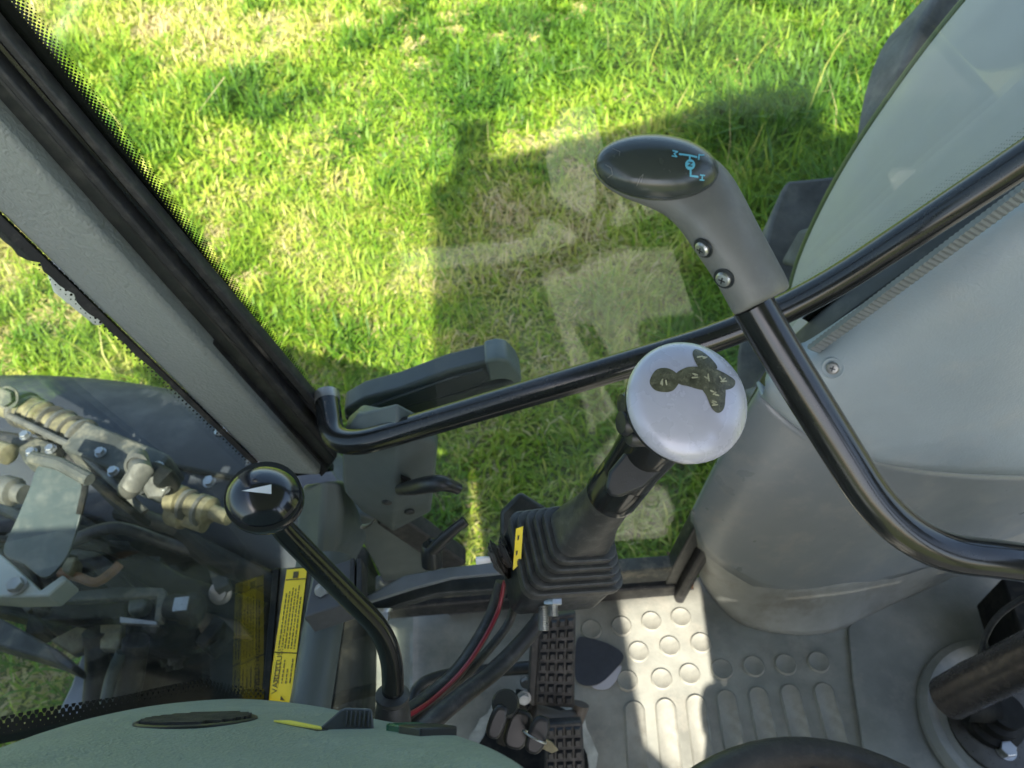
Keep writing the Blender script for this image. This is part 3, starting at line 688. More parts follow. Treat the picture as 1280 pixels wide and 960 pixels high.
for t0, t1 in ((0, 0.625), (0.635, 1.0)):
    obj('label_panel', prism(strip_quad(t0, t1, 0, 1, 0.0025), VIEW*0.0008), M_yellow, lab, smooth=False)
bm = bmesh.new()
rnd = random.Random(5)
for (t0, t1, lines) in ((0.12, 0.60, 6), (0.67, 0.86, 5)):
    for k in range(lines):
        s = 0.16+0.70*k/(lines-1)
        tt = t0+rnd.uniform(0, 0.10)
        while tt < t1:
            w_ = rnd.uniform(0.012, 0.04); add_prism(bm, strip_quad(tt, min(t1, tt+w_), s-0.022, s+0.022, 0.0032), VIEW*0.0003); tt += w_+0.008
add_prism(bm, strip_quad(0.075, 0.083, 0.02, 0.98, 0.0032), VIEW*0.0003)
obj('fine_print', bm, M_ink, lab, smooth=False)
q = strip_quad(0.655, 0.99, 0.0, 1.0, 0.0034)
da = (q[0]-q[1]).normalized(); db = (q[3]-q[0]).normalized(); db = (db-da*db.dot(da)).normalized()
cpos = (q[0]+q[1])/2+db*0.0075+da*0.006
obj('heading', text_bm('VAROITUS!', 0.0095, cpos, da, -db if False else -db, 0), M_ink, lab, smooth=False)
p1, p2, p3 = strip_quad(0.955, 0.985, 0.55, 0.75, 0.0034)[0:3]
obj('warning_triangle', prism([p1, p2, p3], VIEW*0.0003), M_ink, lab, smooth=False)
q2 = strip_quad(0.02, 0.07, 0.35, 0.6, 0.0034); obj('warning_mark', prism(q2, VIEW*0.0003), M_ink, lab, smooth=False)

# ================================================================== DASH CONSOLE
con = thing('dash_console', 'rounded grey green leather grained dash console with round vent', 'dashboard', P(300, 960, .6))
# its right flank is a leaning wall seen at a very flat angle from above
cn_ = ray(0, 797).cross(ray(650, 783)).normalized()
if cn_.y < 0: cn_ = -cn_
CQ = P(300, 900, .50)
def PC(u, v): r = ray(u, v); return CAM+r*((CQ-CAM).dot(cn_)/r.dot(cn_))
away = [PC(*p) for p in [(-110, 962), (-50, 947), (0, 933), (60, 911), (130, 891), (210, 877), (300, 871), (390, 879), (470, 896), (545, 910), (600, 928), (640, 949), (668, 972)]]
away = resample(catmull(away, 5), 64)
ce = sum((p for p in away), Vector())/len(away)
nearc = [PC(*p) for p in [(-110, 1030), (120, 1035), (300, 1035), (480, 1035), (600, 1020), (668, 1000)]]
nearc = resample(catmull(nearc, 6), 64)
rows = [[p-cn_*0.20-(q-p).normalized()*0.0 for p, q in zip(away, nearc)], [p-cn_*0.012 for p in away], [p-cn_*0.005+(q-p)*0.004 for p, q in zip(away, nearc)], [p-cn_*0.0012+(q-p)*0.012 for p, q in zip(away, nearc)]]
for k in range(1, 24):
    t = 0.03+0.94*k/23
    rows.append([p.lerp(q, t)+cn_*(0.003*math.sin(t*math.pi))-cn_*(0.0035/(1+math.exp(-(t-0.55)*60))) for p, q in zip(away, nearc)])
rows += [[q-cn_*0.008+(q-p).normalized()*0.012 for p, q in zip(away, nearc)], [q-cn_*0.06+(q-p).normalized()*0.03 for p, q in zip(away, nearc)], [q-cn_*0.20+(q-p).normalized()*0.03 for p, q in zip(away, nearc)]]
bm = grid_surface(rows)
bm.verts.ensure_lookup_table()
for side in (0, 63):
    bm.faces.new([bm.verts[r*64+side] for r in range(len(rows))])
shell = obj('shell', bm, M_dash, con, angle=60)
bpy.context.view_layer.update()
T = bvh_of(shell)
def on(u, v): return onto(T, u, v)
# round vent, set almost flush
pv, nv = on(246, 901)
A0, _ = on(174, 903); A1, _ = on(318, 900)
va_ = (A1-A0).normalized(); rv = (A1-A0).length/2; vb_ = nv.cross(va_).normalized()
vent = obj('vent', lathe([(rv, -0.002), (rv, 0.0008), (rv*0.95, 0.0016), (rv*0.9, 0.0004), (0, 0.0004)], (A0+A1)/2, nv, 44), M_blackp, con)
bm = bmesh.new()
for k in range(-4, 5):
    hw = rv*0.88*math.sqrt(max(0, 1-(k/4.6)**2)); add_box(bm, (A0+A1)/2+vb_*(k*rv*0.19)+nv*0.0016, va_, vb_, nv, hw, rv*0.06, 0.0012)
obj('vent_louvre', bm, M_rubber, vent, smooth=False)
# hand throttle slider with ribs and its yellow wedge scale
th = thing('throttle_slider', 'dark ribbed hand throttle slider above a yellow wedge mark', 'throttle', on(435, 908)[0])
s0, ns = on(395, 912); s1, _ = on(466, 914)
rd_ = ray(432, 905).normalized(); asl = (s1-s0); asl = (asl-rd_*asl.dot(rd_)); wl = asl.length; asl.normalize(); nsl = (IMU-rd_*IMU.dot(rd_)); nsl = (nsl-asl*nsl.dot(asl)).normalized(); bsl = rd_
k_ = wl/71
poly = [s0+asl*x*k_+nsl*y*k_ for x, y in [(-2, -4), (28, 24), (34, 27), (66, 27), (70, 23), (74, -2), (74, -6)]]
obj('slider_body', prism([p-bsl*0.002 for p in poly], bsl*0.016), M_slider, th, bevel=0.0016, seg=3)
for k in range(6):
    c = s0+asl*(37+k*5.6)*k_+nsl*14*k_; 
    camdir = (CAM-c).normalized(); bb = bsl if bsl.dot(camdir) > 0 else -bsl
    obj('grip_rib', box(c+bb*0.0020, asl, nsl, bb, 1.0*k_, 9*k_, 0.0012), M_slider, th, bevel=0.0003)
wd = [on(u, v) for u, v in [(342, 903), (363, 903), (402, 911), (402, 913), (372, 909)]]
obj('wedge_mark', prism([p+n*0.0012 for p, n in wd], wd[0][1]*-0.0008), M_yelline, th, smooth=False)
sl_ = [on(u, v) for u, v in [(366, 903), (395, 908), (410, 913), (396, 914), (370, 908)]]
obj('slider_slot', prism([p+n*0.0004 for p, n in sl_], sl_[0][1]*-0.0008), M_blackp, th, smooth=False)
obj('cowl', abox(-0.30, 0.065, -0.50, -0.10, 0.20, 0.72), M_dash, con, bevel=0.03, seg=3)  # unseen box added to shade the floor beside the sun patch
# small green lamp switch at the lever foot
p0, n0 = on(522, 915); ax = (on(545, 918)[0]-on(505, 912)[0]).normalized()
sw = thing('dash_switch', 'small black dash switch with green face by the lever foot', 'switch', p0)
obj('switch_body', box(p0+ax*0.009, ax, n0.cross(ax), n0, 0.010, 0.012, 0.004), M_blackp, sw, bevel=0.001)
obj('switch_face', box(p0-ax*0.008, ax, n0.cross(ax), n0, 0.008, 0.010, 0.0035), mat('switch_green', (0.01, 0.09, 0.05), 0.3), sw, bevel=0.001)

# ================================================================== RANGE LEVER (black ball)
rl = thing('range_lever', 'bent glossy black lever with oval ball knob and white arrow', 'lever', P(490, 890, .545))
path = fillet([P(492, 900, .548), P(490, 800, .525), P(352, 660, .458), P(338, 636, .452)], [0.03, 0.01], 8)
obj('rod', tube(path, [0.0078-0.0012*k/len(path) for k in range(len(path))], 18), M_gloss, rl)
obj('boot', lathe([(0.0135, -0.01), (0.0125, 0.004), (0.0115, 0.012), (0.0105, 0.016), (0.012, 0.018), (0.012, 0.021), (0.0085, 0.023)], P(491, 897, .547), P(490, 830, .53)-P(491, 897, .547), 22), M_rubber, rl)
kc = P(331, 625, .440); ku = (P(320, 600, .415)-kc).normalized(); ka = IMR; ka = (ka-ku*ka.dot(ku)).normalized(); kb = ku.cross(ka)
def ellipsoid(c, a, b, n, ra, rb, rc, seg=36, rings=20, h0=-1.0, h1=1.0):
    bm = bmesh.new(); R_ = []
    for i in range(rings+1):
        t = math.asin(h0)+(math.asin(h1)-math.asin(h0))*i/rings; z = math.sin(t); q = max(1e-4, math.cos(t))
        R_.append([c+a*ra*q*math.cos(2*math.pi*k/seg)+b*rb*q*math.sin(2*math.pi*k/seg)+n*rc*z for k in range(seg)])
    add_rings(bm, R_); return bm
RA, RB, RC = 0.0222, 0.0200, 0.0165
knob = obj('ball_knob', ellipsoid(kc, ka, kb, ku, RA, RB, RC), M_ball, rl)
capc = kc+ku*0.0016
obj('knob_cap', ellipsoid(capc, ka, kb, ku, RA*0.965, RB*0.965, RC*0.985, h0=0.28), M_ball, knob)
obj('cap_seam', lathe([(RA*0.955, 0), (RA*0.965, 0.0007), (RA*0.955, 0.0014)], kc+ku*(RC*0.30), ku, 40), M_blackp, knob)
def on_knob(u, v, lift=0.0003):
    r = ray(u, v); A_ = Vector((ka.dot(r)/RA, kb.dot(r)/RB, ku.dot(r)/RC)); o_ = CAM-capc; B_ = Vector((ka.dot(o_)/RA, kb.dot(o_)/RB, ku.dot(o_)/RC))/0.985; A_ /= 0.985
    a_, b_, c_ = A_.dot(A_), 2*A_.dot(B_), B_.dot(B_)-1; disc = b_*b_-4*a_*c_
    t = (-b_-math.sqrt(max(disc, 0)))/(2*a_); p = CAM+r*t; return p-r.normalized()*lift
tri = []
for (s_, t_) in ((0, 0), (.5, 0), (1, 0), (1, .5), (1, 1), (.5, 1)):
    tri.append(on_knob(302+37*s_, 613.5+(-8 if t_ == 0 else (4 if t_ == 1 else -2))*s_*1.0+0.0, 0.0005))
obj('arrow_mark', prism(tri, VIEW*0.0004), M_white, knob, smooth=False)

# ================================================================== JOYSTICK
js = thing('loader_joystick', 'rubber booted joystick with worn silver domed cap on black box', 'joystick', P(700, 740, .68))
O = P(708, 688, .660); Tp = P(806, 566, .545)
w = (Tp-O).normalized(); Hh = (Tp-O).length
a = (P(770, 672, .66)-P(645, 702, .66)); a = (a-w*a.dot(w)).normalized(); b = w.cross(a).normalized()
if b.dot(VIEW) > 0: b = -b   # b towards the viewer
def rsq(c, s, t, rad, n=6, rot=0):
    out = []
    for q in range(4):
        cxx, cyy = ((1, 1), (-1, 1), (-1, -1), (1, -1))[q]
        for k in range(n+1):
            ang = math.pi/2*q+math.pi/2*k/n; out.append(c+a*(cxx*(s-rad)+rad*math.cos(ang))+b*(cyy*(t-rad)+rad*math.sin(ang)))
    return out
HS, HT = 0.043, 0.036
bm = bmesh.new(); R_ = []
for (h, s, t, rad) in [(-0.052, HS-0.004, HT-0.004, 0.008), (-0.048, HS-0.001, HT-0.001, 0.009), (-0.020, HS, HT, 0.010), (-0.006, HS+0.001, HT+0.001, 0.011)]:
    R_.append(rsq(O+w*h, s, t, rad))
add_rings(bm, R_); obj('box', bm, M_blackp, js, angle=40)
bm = bmesh.new(); R_ = []
h = -0.006; s = HS+0.003; t = HT+0.003
R_.append(rsq(O+w*(h-0.004), s-0.001, t-0.001, 0.012)); R_.append(rsq(O+w*h, s, t, 0.012))
for k in range(5):
    R_ += [rsq(O+w*(h+0.0008), s, t, 0.012), rsq(O+w*(h+0.0062), s, t, 0.012), rsq(O+w*(h+0.0070), s-0.0012, t-0.0012, 0.012),
           rsq(O+w*(h+0.0068), s-0.0052, t-0.0044, 0.012), rsq(O+w*(h+0.0075), s-0.0046, t-0.0038, 0.012)]
    h += 0.0080; s -= 0.0042; t -= 0.0034
for (dh, s_, rad) in [(0.004, s-0.0015, .014), (0.012, 0.0235, .0155), (0.022, 0.0212, .0175), (0.034, 0.0198, .0185), (0.050, 0.0192, .019), (0.066, 0.0196, .0194)]:
    hh = h+dh; R_.append(rsq(O+w*hh, s_, min(s_, t), min(rad, s_*0.98, min(s_, t)*0.98)))
neck_h = hh
add_rings(bm, R_); bel = obj('bellows', bm, M_boot, js, angle=28)
# handle collar and head
hd = obj('handle', lathe([(0.0200, neck_h-0.004), (0.0206, neck_h-0.002), (0.0206, neck_h+0.004), (0.0200, neck_h+0.03), (0.0185, neck_h+0.034)], O, w, 32), M_gloss, js)
capC = P(858, 503, .475)
cn = (-ray(858, 503).normalized()+IMR*0.38+IMU*0.26).normalized()
ca_, cb_, cn = frame(cn, IMR)
RCAP = 0.0385
obj('head_cup', lathe([(0.020, -0.034), (0.026, -0.022), (0.033, -0.012), (RCAP*0.985, -0.005), (RCAP*0.985, 0.0), (RCAP*0.9, 0.001)], capC, cn, 48), M_blackp, js)
hp = [O+w*(neck_h+0.03), (O+w*(neck_h+0.05)).lerp(capC-cn*0.03, 0.5), capC-cn*0.020]
obj('head_neck', tube(catmull(hp, 6), [0.0200, .0202, .0205, .021, .0215, .022, .0225, .023, .0235, .024, .0245, .025, .0255], 28), M_gloss, js)
cap = obj('silver_cap', lathe([(RCAP, 0.0), (RCAP, 0.0016)]+[(RCAP*math.cos(x), 0.0016+0.0145*math.sin(x)) for x in [i*math.pi/2/14 for i in range(1, 15)]], capC, cn, 64), M_silver, js)
bpy.context.view_layer.update()
CAPT = bvh_of(cap)
def drape(name, outline, m, parent, lift, tree, n=5):
    """thin print or wear film lying on the curved surface"""
    pts = catmull([Vector((u, v, 0)) for u, v in outline], n, True)
    c = sum((Vector(p) for p in pts), Vector())/len(pts); bm = bmesh.new()
    R_ = []
    for f in (1.0, 0.75, 0.5, 0.25):
        ring = []
        for p in pts:
            q = c.lerp(p, f); l, n_ = onto(tree, q.x, q.y); ring.append(bm.verts.new(l+n_*lift))
        R_.append(ring)
    l, n_ = onto(tree, c.x, c.y); cv = bm.verts.new(l+n_*lift)
    for i in range(3):
        for j in range(len(pts)):
            k = (j+1) % len(pts); bm.faces.new((R_[i][j], R_[i][k], R_[i+1][k], R_[i+1][j]))
    for j in range(len(pts)): bm.faces.new((R_[3][j], R_[3][(j+1) % len(pts)], cv))
    return obj(name, bm, m, parent)
def zp(x, y): return (760+x*200/960, 410+y*200/960)
worn = [[(250, 320), (285, 255), (345, 240), (400, 262), (430, 305), (420, 340), (385, 378), (330, 385), (275, 368)],
        [(400, 285), (450, 245), (520, 232), (640, 245), (745, 300), (762, 335), (735, 365), (660, 375), (560, 372), (480, 350), (425, 335)],
        [(508, 165), (520, 130), (560, 140), (618, 185), (655, 240), (600, 262), (545, 240)],
        [(560, 345), (690, 350), (702, 430), (690, 490), (655, 510), (620, 480), (590, 410)]]
for i, wp in enumerate(worn): drape('worn_patch', [zp(*p) for p in wp], M_worn, cap, 0.00015+0.00006*i, CAPT)
rnd = random.Random(11)
for (x, y) in [(335, 330), (515, 295), (600, 300), (680, 315), (565, 185), (635, 395), (645, 450)]:
    for j in range(3):
        ang = rnd.uniform(0, 3.1); L_ = rnd.uniform(20, 34); ox, oy = rnd.uniform(-16, 16), rnd.uniform(-16, 16); ww = 4
        du, dv = math.cos(ang)*L_/2, math.sin(ang)*L_/2; pu, pv_ = -math.sin(ang)*ww, math.cos(ang)*ww
        pts = [(x+ox+du+pu, y+oy+dv+pv_), (x+ox+du-pu, y+oy+dv-pv_), (x+ox-du-pu, y+oy-dv-pv_), (x+ox-du+pu, y+oy-dv+pv_)]
        drape('worn_letter', [zp(*p) for p in pts], M_wornmark, cap, 0.0006, CAPT, 2)
# flat panel on the handle, thumb switches
fp = [P(u, v, .523) for u, v in [(757, 610), (762, 590), (790, 556), (838, 568), (842, 576), (805, 610), (775, 622), (762, 620)]]
obj('handle_panel', prism(fp, VIEW*0.006), M_blackp, js, bevel=0.002)
for (u, v, r) in ((783, 505, .008), (782, 528, .009), (792, 545, .007)):
    obj('thumb_button', lathe([(r, -0.012), (r, 0.004), (r*0.8, 0.007), (0, 0.008)], P(u+6, v, .49), (-IMR*0.9-VIEW*0.3), 18), M_blackp, js)
# warning sticker on the left flank, fixing bolts
st = [P(u, v, .640) for u, v in [(645, 661), (654, 658), (651, 704), (641, 713)]]
stc = obj('flank_label', prism(st, VIEW*0.001), M_yellow, js, smooth=False)
for k, (u0, v0) in enumerate(((648.5, 673), (646.5, 692), (648, 704))):
    obj('label_mark', prism([P(u0-1.4, v0-3, .639), P(u0+0.9, v0-4, .639), P(u0+0.2, v0+1, .639), P(u0-1.8, v0+3, .639)], VIEW*0.0003), M_ink, stc, smooth=False)
dn = Vector((0, 0.0, -1)); dn = (-IMU*0.9-VIEW*0.25).normalized()
obj('bolt_spacer', lathe([(0.0055, 0), (0.0055, 0.016)], P(690, 722, .652), dn, 14), M_dullmetal, js)
hexbolt('hex_nut', P(691, 741, .650), dn, 0.0085, 0.010, M_zinc, js, 0.009)
bm = bmesh.new(); prof = []; hh = 0
while hh < 0.020: prof += [(0.0046, hh), (0.0041, hh+.0007)]; hh += .0014
add_lathe(bm, prof+[(0.003, 0.0205)], P(679, 757, .658), dn, 16); obj('threaded_stud', bm, M_zinc, js)
# toggle switch with rubber boot on the left
ts = thing('toggle_switch', 'silver toggle switch with wrinkled rubber boot beside joystick box', 'switch', P(628, 695, .67))
tdir = (P(605, 700, .67)-P(645, 690, .67)).normalized()
prof = []
for k in range(9): prof += [(0.015+0.004*math.sin(k*1.3), k*0.0022), (0.0125+0.003*math.sin(k*1.3), k*0.0022+0.0011)]
bm = lathe(prof, P(640, 690, .672), tdir+IMU*-0.25, 20)
for v in bm.verts: v.co += Vector((random.uniform(-1, 1), random.uniform(-1, 1), random.uniform(-1, 1)))*0.0009
obj('rubber_boot', bm, mat('boot_grey', (0.07, 0.062, 0.055), 0.6, bump=0.2, bscale=200), ts)
obj('toggle_lever', tube([P(618, 699, .668), P(606, 700, .665), P(595, 701, .664)], [0.0035, .0045, .0048], 12, flat=0.6), M_white, ts)

# ================================================================== JOYSTICK BRACKET
br = thing('joystick_bracket', 'black steel bracket arm holding the joystick with clamp handle', 'bracket', P(470, 760, .86))
def bar(pl, pr, th, d=None):
    rings = []
    for L_, R2_ in zip(pl, pr): rings.append([L_, R2_, R2_+Vector((0, 0, -th)), L_+Vector((0, 0, -th))])
    bm = bmesh.new(); add_rings(bm, rings); return bm
zb = .50
obj('lower_arm', bar([PZ(u, v, .455) for u, v in [(384, 752), (455, 742), (545, 718), (600, 712), (660, 712)]], [PZ(u, v, .455) for u, v in [(380, 774), (470, 765), (548, 742), (610, 738), (670, 738)]], 0.010), M_satin, br, bevel=0.002)
obj('upper_plate', bar([PZ(u, v, .474) for u, v in [(458, 745), (505, 719), (560, 709), (640, 700), (680, 700)]], [PZ(u, v, .474) for u, v in [(462, 752), (520, 734), (566, 722), (630, 716), (680, 722)]], 0.006), mat('bracket_grey', (0.17, 0.185, 0.195), 0.4, vscale=20, var=0.15), br, bevel=0.0015)
obj('post_block', bar([PZ(u, v, .51) for u, v in [(392, 716), (440, 697)]], [PZ(u, v, .51) for u, v in [(380, 772), (441, 752)]], 0.040), mat('block_grey', (0.085, 0.09, 0.10), 0.4, vscale=20), br, bevel=0.002)
for k in range(2):
    x0 = 437+k*9
    obj('slot_fin', bar([PZ(x0, 698, .515), PZ(x0+6, 697, .515)], [PZ(x0-1, 750, .515), PZ(x0+6, 750, .515)], 0.03), M_rubber, br, bevel=0.001)
obj('edge_bead', lathe([(0.004, 0), (0.004, 0.006)], PZ(449, 754, .48), AZ, 10), M_rust, br)
hexbolt('hex_nut', PZ(477, 762, .445), dn, 0.010, 0.012, M_zinc, br, 0.006)
obj('washer', lathe([(0.0135, 0), (0.0135, 0.002)], PZ(477, 760, .448), dn, 20), M_zinc, br)
hexbolt('hex_nut', PZ(402, 738, .512), (-VIEW), 0.006, 0.006, M_zinc, br)
cl = P(540, 702, .835); cu = (IMU*0.92-VIEW*0.35).normalized()
cla = obj('clamp_hub', lathe([(0.0115, -0.004), (0.0115, 0.012), (0.0105, 0.020), (0.0095, 0.022), (0, 0.022)], cl, cu, 20), M_blackp, br)
obj('clamp_handle', tube([P(541, 688, .825), P(556, 672, .815), P(576, 655, .81), P(582, 651, .81)], [0.0085, .0075, .0062, .0068], 12, flat=0.8), M_blackp, br)
obj('clamp_tip', lathe([(0.004, 0), (0.004, 0.008), (0, 0.009)], cl+cu*0.020, cu, 10), M_blackp, br)
# black mounting tab down to the floor behind the box
obj('rear_tab', prism([P(625, 640, .80), P(650, 615, .80), P(690, 640, .80), P(690, 700, .80), P(625, 700, .80)], VIEW*0.01), M_satin, br, bevel=0.004)

# ================================================================== CABLES
def cable(name, label, pts, r, m, cat='cable'):
    o = obj(name, tube(catmull(pts, 8), r, 12), m); tag(o, label, cat); return o
cable('control_cable', 'black sheathed cable with red stripe beside it under the joystick', [P(628, 728, .70), P(612, 775, .70), P(575, 835, .66), P(530, 876, .62), P(497, 900, .58), P(480, 915, .56)], 0.0065, M_rubber)
cable('red_cable', 'dark red electric cable curving from joystick to the dash', [P(631, 726, .69), P(620, 770, .69), P(586, 828, .65), P(544, 872, .61), P(508, 896, .57), P(490, 908, .555)], 0.0019, M_red)
cable('thin_cable', 'thin black cable between red cable and thick hose', [P(645, 752, .72), P(632, 785, .72), P(590, 835, .68), P(548, 870, .64), P(510, 905, .59), P(500, 915, .575)], 0.0042, M_rubber)
cable('thick_hose', 'thick black hose running from joystick box to the dash', [P(690, 752, .69), P(668, 785, .69), P(625, 832, .66), P(575, 872, .62), P(535, 905, .585), P(515, 925, .57)], 0.0078, M_rubber)
ck = thing('pedal_rod', 'bent black rod lying across the footwell behind the cables', 'rod', PZ(600, 850, .05))
obj('rod', tube(fillet([PZ(516, 905, .05), PZ(517, 858, .05), PZ(560, 842, .05), PZ(680, 833, .06)], [0.03, 0.05], 7), 0.010, 14), M_satin, ck)

# ================================================================== PEDALS
def pedal(name, label, quad, d, rows_, cols, group):
    t = thing(name, label, 'pedal', P(*quad[2], d), group)
    q = [P(u, v, d) for u, v in quad]     # TL, TR, BR, BL
    obj('pad', prism(q, VIEW*0.02), M_rubber, t, bevel=0.003)
    me = None
    ea = (q[1]-q[0]+q[2]-q[3])/2; eb = (q[3]-q[0]+q[2]-q[1])/2
    cs = min(ea.length/cols, eb.length/rows_)
    au, bu = ea.normalized(), eb.normalized()
    for i in range(rows_):
        for j in range(cols):
            s_, t_ = (j+.5)/cols*0.92+0.04, (i+.5)/rows_*0.94+0.03
            c = q[0].lerp(q[1], s_).lerp(q[3].lerp(q[2], s_), t_)
            if me is None:
                b2 = bmesh.new(); hw = ea.length/cols*0.36; hl = eb.length/rows_*0.34
                add_rings(b2, [[au*x*hw+bu*y*hl for x, y in ((-1, -1), (1, -1), (1, 1), (-1, 1))], [au*x*hw*.6+bu*y*hl*.6-VIEW*0.005 for x, y in ((-1, -1), (1, -1), (1, 1), (-1, 1))]])
                bmesh.ops.recalc_face_normals(b2, faces=b2.faces); me = bpy.data.meshes.new('tread_stud'); b2.to_mesh(me); b2.free(); me.materials.append(M_rubber)
            o = bpy.data.objects.new('tread_stud', me); COL.objects.link(o); attach(o, t); o.location = c
    return t
pd = pedal('brake_pedal', 'upright black rubber brake pedal with studded face below joystick', [(676, 772), (720, 766), (718, 886), (668, 882)], 1.10, 8, 4, None)
obj('pedal_flank', prism([P(u, v, 1.10) for u, v in [(664, 778), (677, 772), (669, 884), (660, 880)]], VIEW*0.03), M_rubber, pd, bevel=0.003)
obj('pedal_arm', tube([P(665, 890, 1.12), P(700, 900, 1.14), P(722, 896, 1.15), P(726, 880, 1.15)], 0.013, 12), mat('arm_brown', (0.10, 0.085, 0.07), 0.5, bump=0.1), pd)
pd2 = pedal('clutch_pedal', 'lower black rubber pedal with grid face behind the keys', [(682, 905), (728, 902), (734, 1010), (680, 1012)], 1.06, 7, 4, None)
obj('pedal_arm', tube([P(705, 960, 1.09), P(700, 1040, 1.15), P(690, 1060, 1.18)], 0.013, 12), M_iron, pd2)
lk = thing('pedal_linkage', 'black pedal linkage with steel bolts beside torn floor opening', 'linkage', PZ(640, 880, .03))
obj('link_plate', prism([P(u, v, 1.12) for u, v in [(622, 872), (634, 868), (640, 905), (632, 935), (620, 930)]], VIEW*0.02), M_iron, lk, bevel=0.003)
obj('link_plate', prism([P(u, v, 1.11) for u, v in [(645, 866), (658, 870), (660, 900), (650, 925), (642, 905)]], VIEW*0.02), M_iron, lk, bevel=0.003)
hexbolt('bolt', P(655, 872, 1.10), -VIEW, 0.008, 0.01, M_zinc, lk)
hexbolt('bolt', P(658, 852, 1.14), -VIEW, 0.008, 0.01, M_zinc, lk)

# ================================================================== KEYS
ky = thing('key_bunch', 'bunch of black headed keys on a split ring by the dash', 'keys', P(655, 920, .60))
def key_head(u0, v0, u1, v1, wpx, d, name='key_head'):
    A, B = P(u0, v0, d), P(u1, v1, d); ax_ = (B-A).normalized(); L_ = (B-A).length; pw = ax_.cross(VIEW).normalized(); W_ = wpx*d/FPX/2
    out = []
    for k in range(24):
        t = 2*math.pi*k/24; ct, st_ = math.cos(t), math.sin(t)
        out.append((A+B)/2+ax_*(L_/2*math.copysign(abs(ct)**0.7, ct))+pw*(W_*math.copysign(abs(st_)**0.7, st_)))
    return obj(name, prism(out, VIEW*0.007), mat('key_plastic', (0.014, 0.014, 0.015), 0.5, var=0.1), ky, bevel=0.003, seg=4)
key_head(629, 884, 614, 925, 22, .600); k1 = key_head(655, 890, 640, 938, 32, .607); key_head(680, 898, 664, 944, 25, .592)
obj('key_blade', prism([P(u, v, .612) for u, v in [(676, 920), (690, 928), (698, 938), (690, 942), (674, 934)]], VIEW*0.002), M_brass, ky, smooth=False)
rg = []
for k in range(25):
    t = 2*math.pi*k/24; rg.append(P(668, 921, .594)+IMR*(0.0085*math.cos(t)+0.002*math.sin(t))-IMU*(0.0042*math.cos(t)-0.002*math.sin(t))-VIEW*0.010*math.sin(t))
obj('split_ring', tube(rg, 0.0009, 8, caps=False), M_zinc, ky)
obj('ignition_barrel', lathe([(0.011, -0.01), (0.011, 0.004), (0.0095, 0.006), (0, 0.006)], P(632, 880, .61), -VIEW+IMU*0.6, 20), M_blackp, ky)

# ================================================================== STEERING WHEEL
swc = thing('steering_wheel', 'black rubber steering wheel rim, only its top arc in view', 'steering wheel', P(1003, 1240, .60))
Rw = 0.215; na = Vector((0.22, 0.06, 1)).normalized(); fa, fb_, na = frame(na, IMR)
_t = P(1008, 944, .75); _s = fb_ if fb_.y > 0 else -fb_; wc = _t-_s*Rw
bm = bmesh.new(); rings = []
for k in range(72):
    t = 2*math.pi*k/72; e = fa*math.cos(t)+fb_*math.sin(t); rings.append([wc+e*(Rw+0.0165*math.cos(s))+na*0.0165*math.sin(s) for s in [2*math.pi*j/16 for j in range(16)]])
rings.append(rings[0]); vr = add_rings(bm, rings, False, False); bmesh.ops.remove_doubles(bm, verts=bm.verts, dist=1e-5)
obj('rim', bm, mat('wheel_rubber', (0.028, 0.028, 0.026), 0.5, bump=0.35, bscale=350, vscale=20, var=0.25, dirt=(0.12, 0.11, 0.09), dirt_amt=0.3, dirt_scale=80), swc)
obj('hub', lathe([(0.03, -0.04), (0.034, -0.02), (0.032, 0), (0, 0.005)], wc-na*0.03, na, 32), M_blackp, swc)
for k in range(3):
    t = math.radians((0, 90, -90)[k]); e = fa*math.cos(t)+fb_*math.sin(t); obj('spoke', tube([wc-na*0.03+e*0.04, wc-na*0.015+e*0.12, wc+e*(Rw-0.005)], 0.011, 12), M_blackp, swc)
obj('column', tube([wc-na*0.05, wc-na*0.12, Vector((0.16, -0.14, 0.10))], 0.022, 18), M_blackp, swc)

# ================================================================== GEAR LEVER (grey pistol grip)
gl_ = thing('gear_lever', 'grey pistol grip gear lever on bent black rod, blue shift legend', 'gear lever', P(1290, 700, .46))
gp = fillet([P(940, 380, .405), P(975, 440, .410), P(1128, 686, .430), P(1300, 704, .44), P(1560, 760, .50), Vector((0.75, 0.2, 0.25))], [0.02, 0.05, 0.06, 0.05], 10)
obj('rod', tube(gp, 0.0112, 24), M_gloss, gl_)
LRp = [((921, 394), (981, 364), .409, .016), ((915, 389), (986, 354), .408, .0185), ((893, 350), (969, 320), .405, .0195), ((868, 313), (948, 281), .402, .0195), ((849, 286), (930, 246), .400, .0185), ((829, 268), (914, 219), .399, .016), ((803, 256), (893, 198), .399, .015), ((778, 246), (857, 181), .399, .015), ((757, 233), (812, 173), .399, .014), ((745, 220), (772, 180), .397, .012), ((741, 212), (755, 192), .397, .005)]
def grip_bm():
    bm = bmesh.new(); rings = []
    Ls = catmull([P(*l, d) for l, r, d, t in LRp], 4); Rs = catmull([P(*r, d) for l, r, d, t in LRp], 4); Ts = catmull([Vector((t, 0, 0)) for l, r, d, t in LRp], 4)
    for L_, R2_, T_ in zip(Ls, Rs, Ts):
        c = (L_+R2_)/2; h_ = (R2_-L_)/2; n_ = -(c-CAM).normalized(); rings.append([c+h_*math.cos(s)+n_*T_.x*math.sin(s) for s in [2*math.pi*k/32 for k in range(32)]])
    add_rings(bm, rings); return bm
grip = obj('grip', grip_bm(), M_grip, gl_, angle=60)
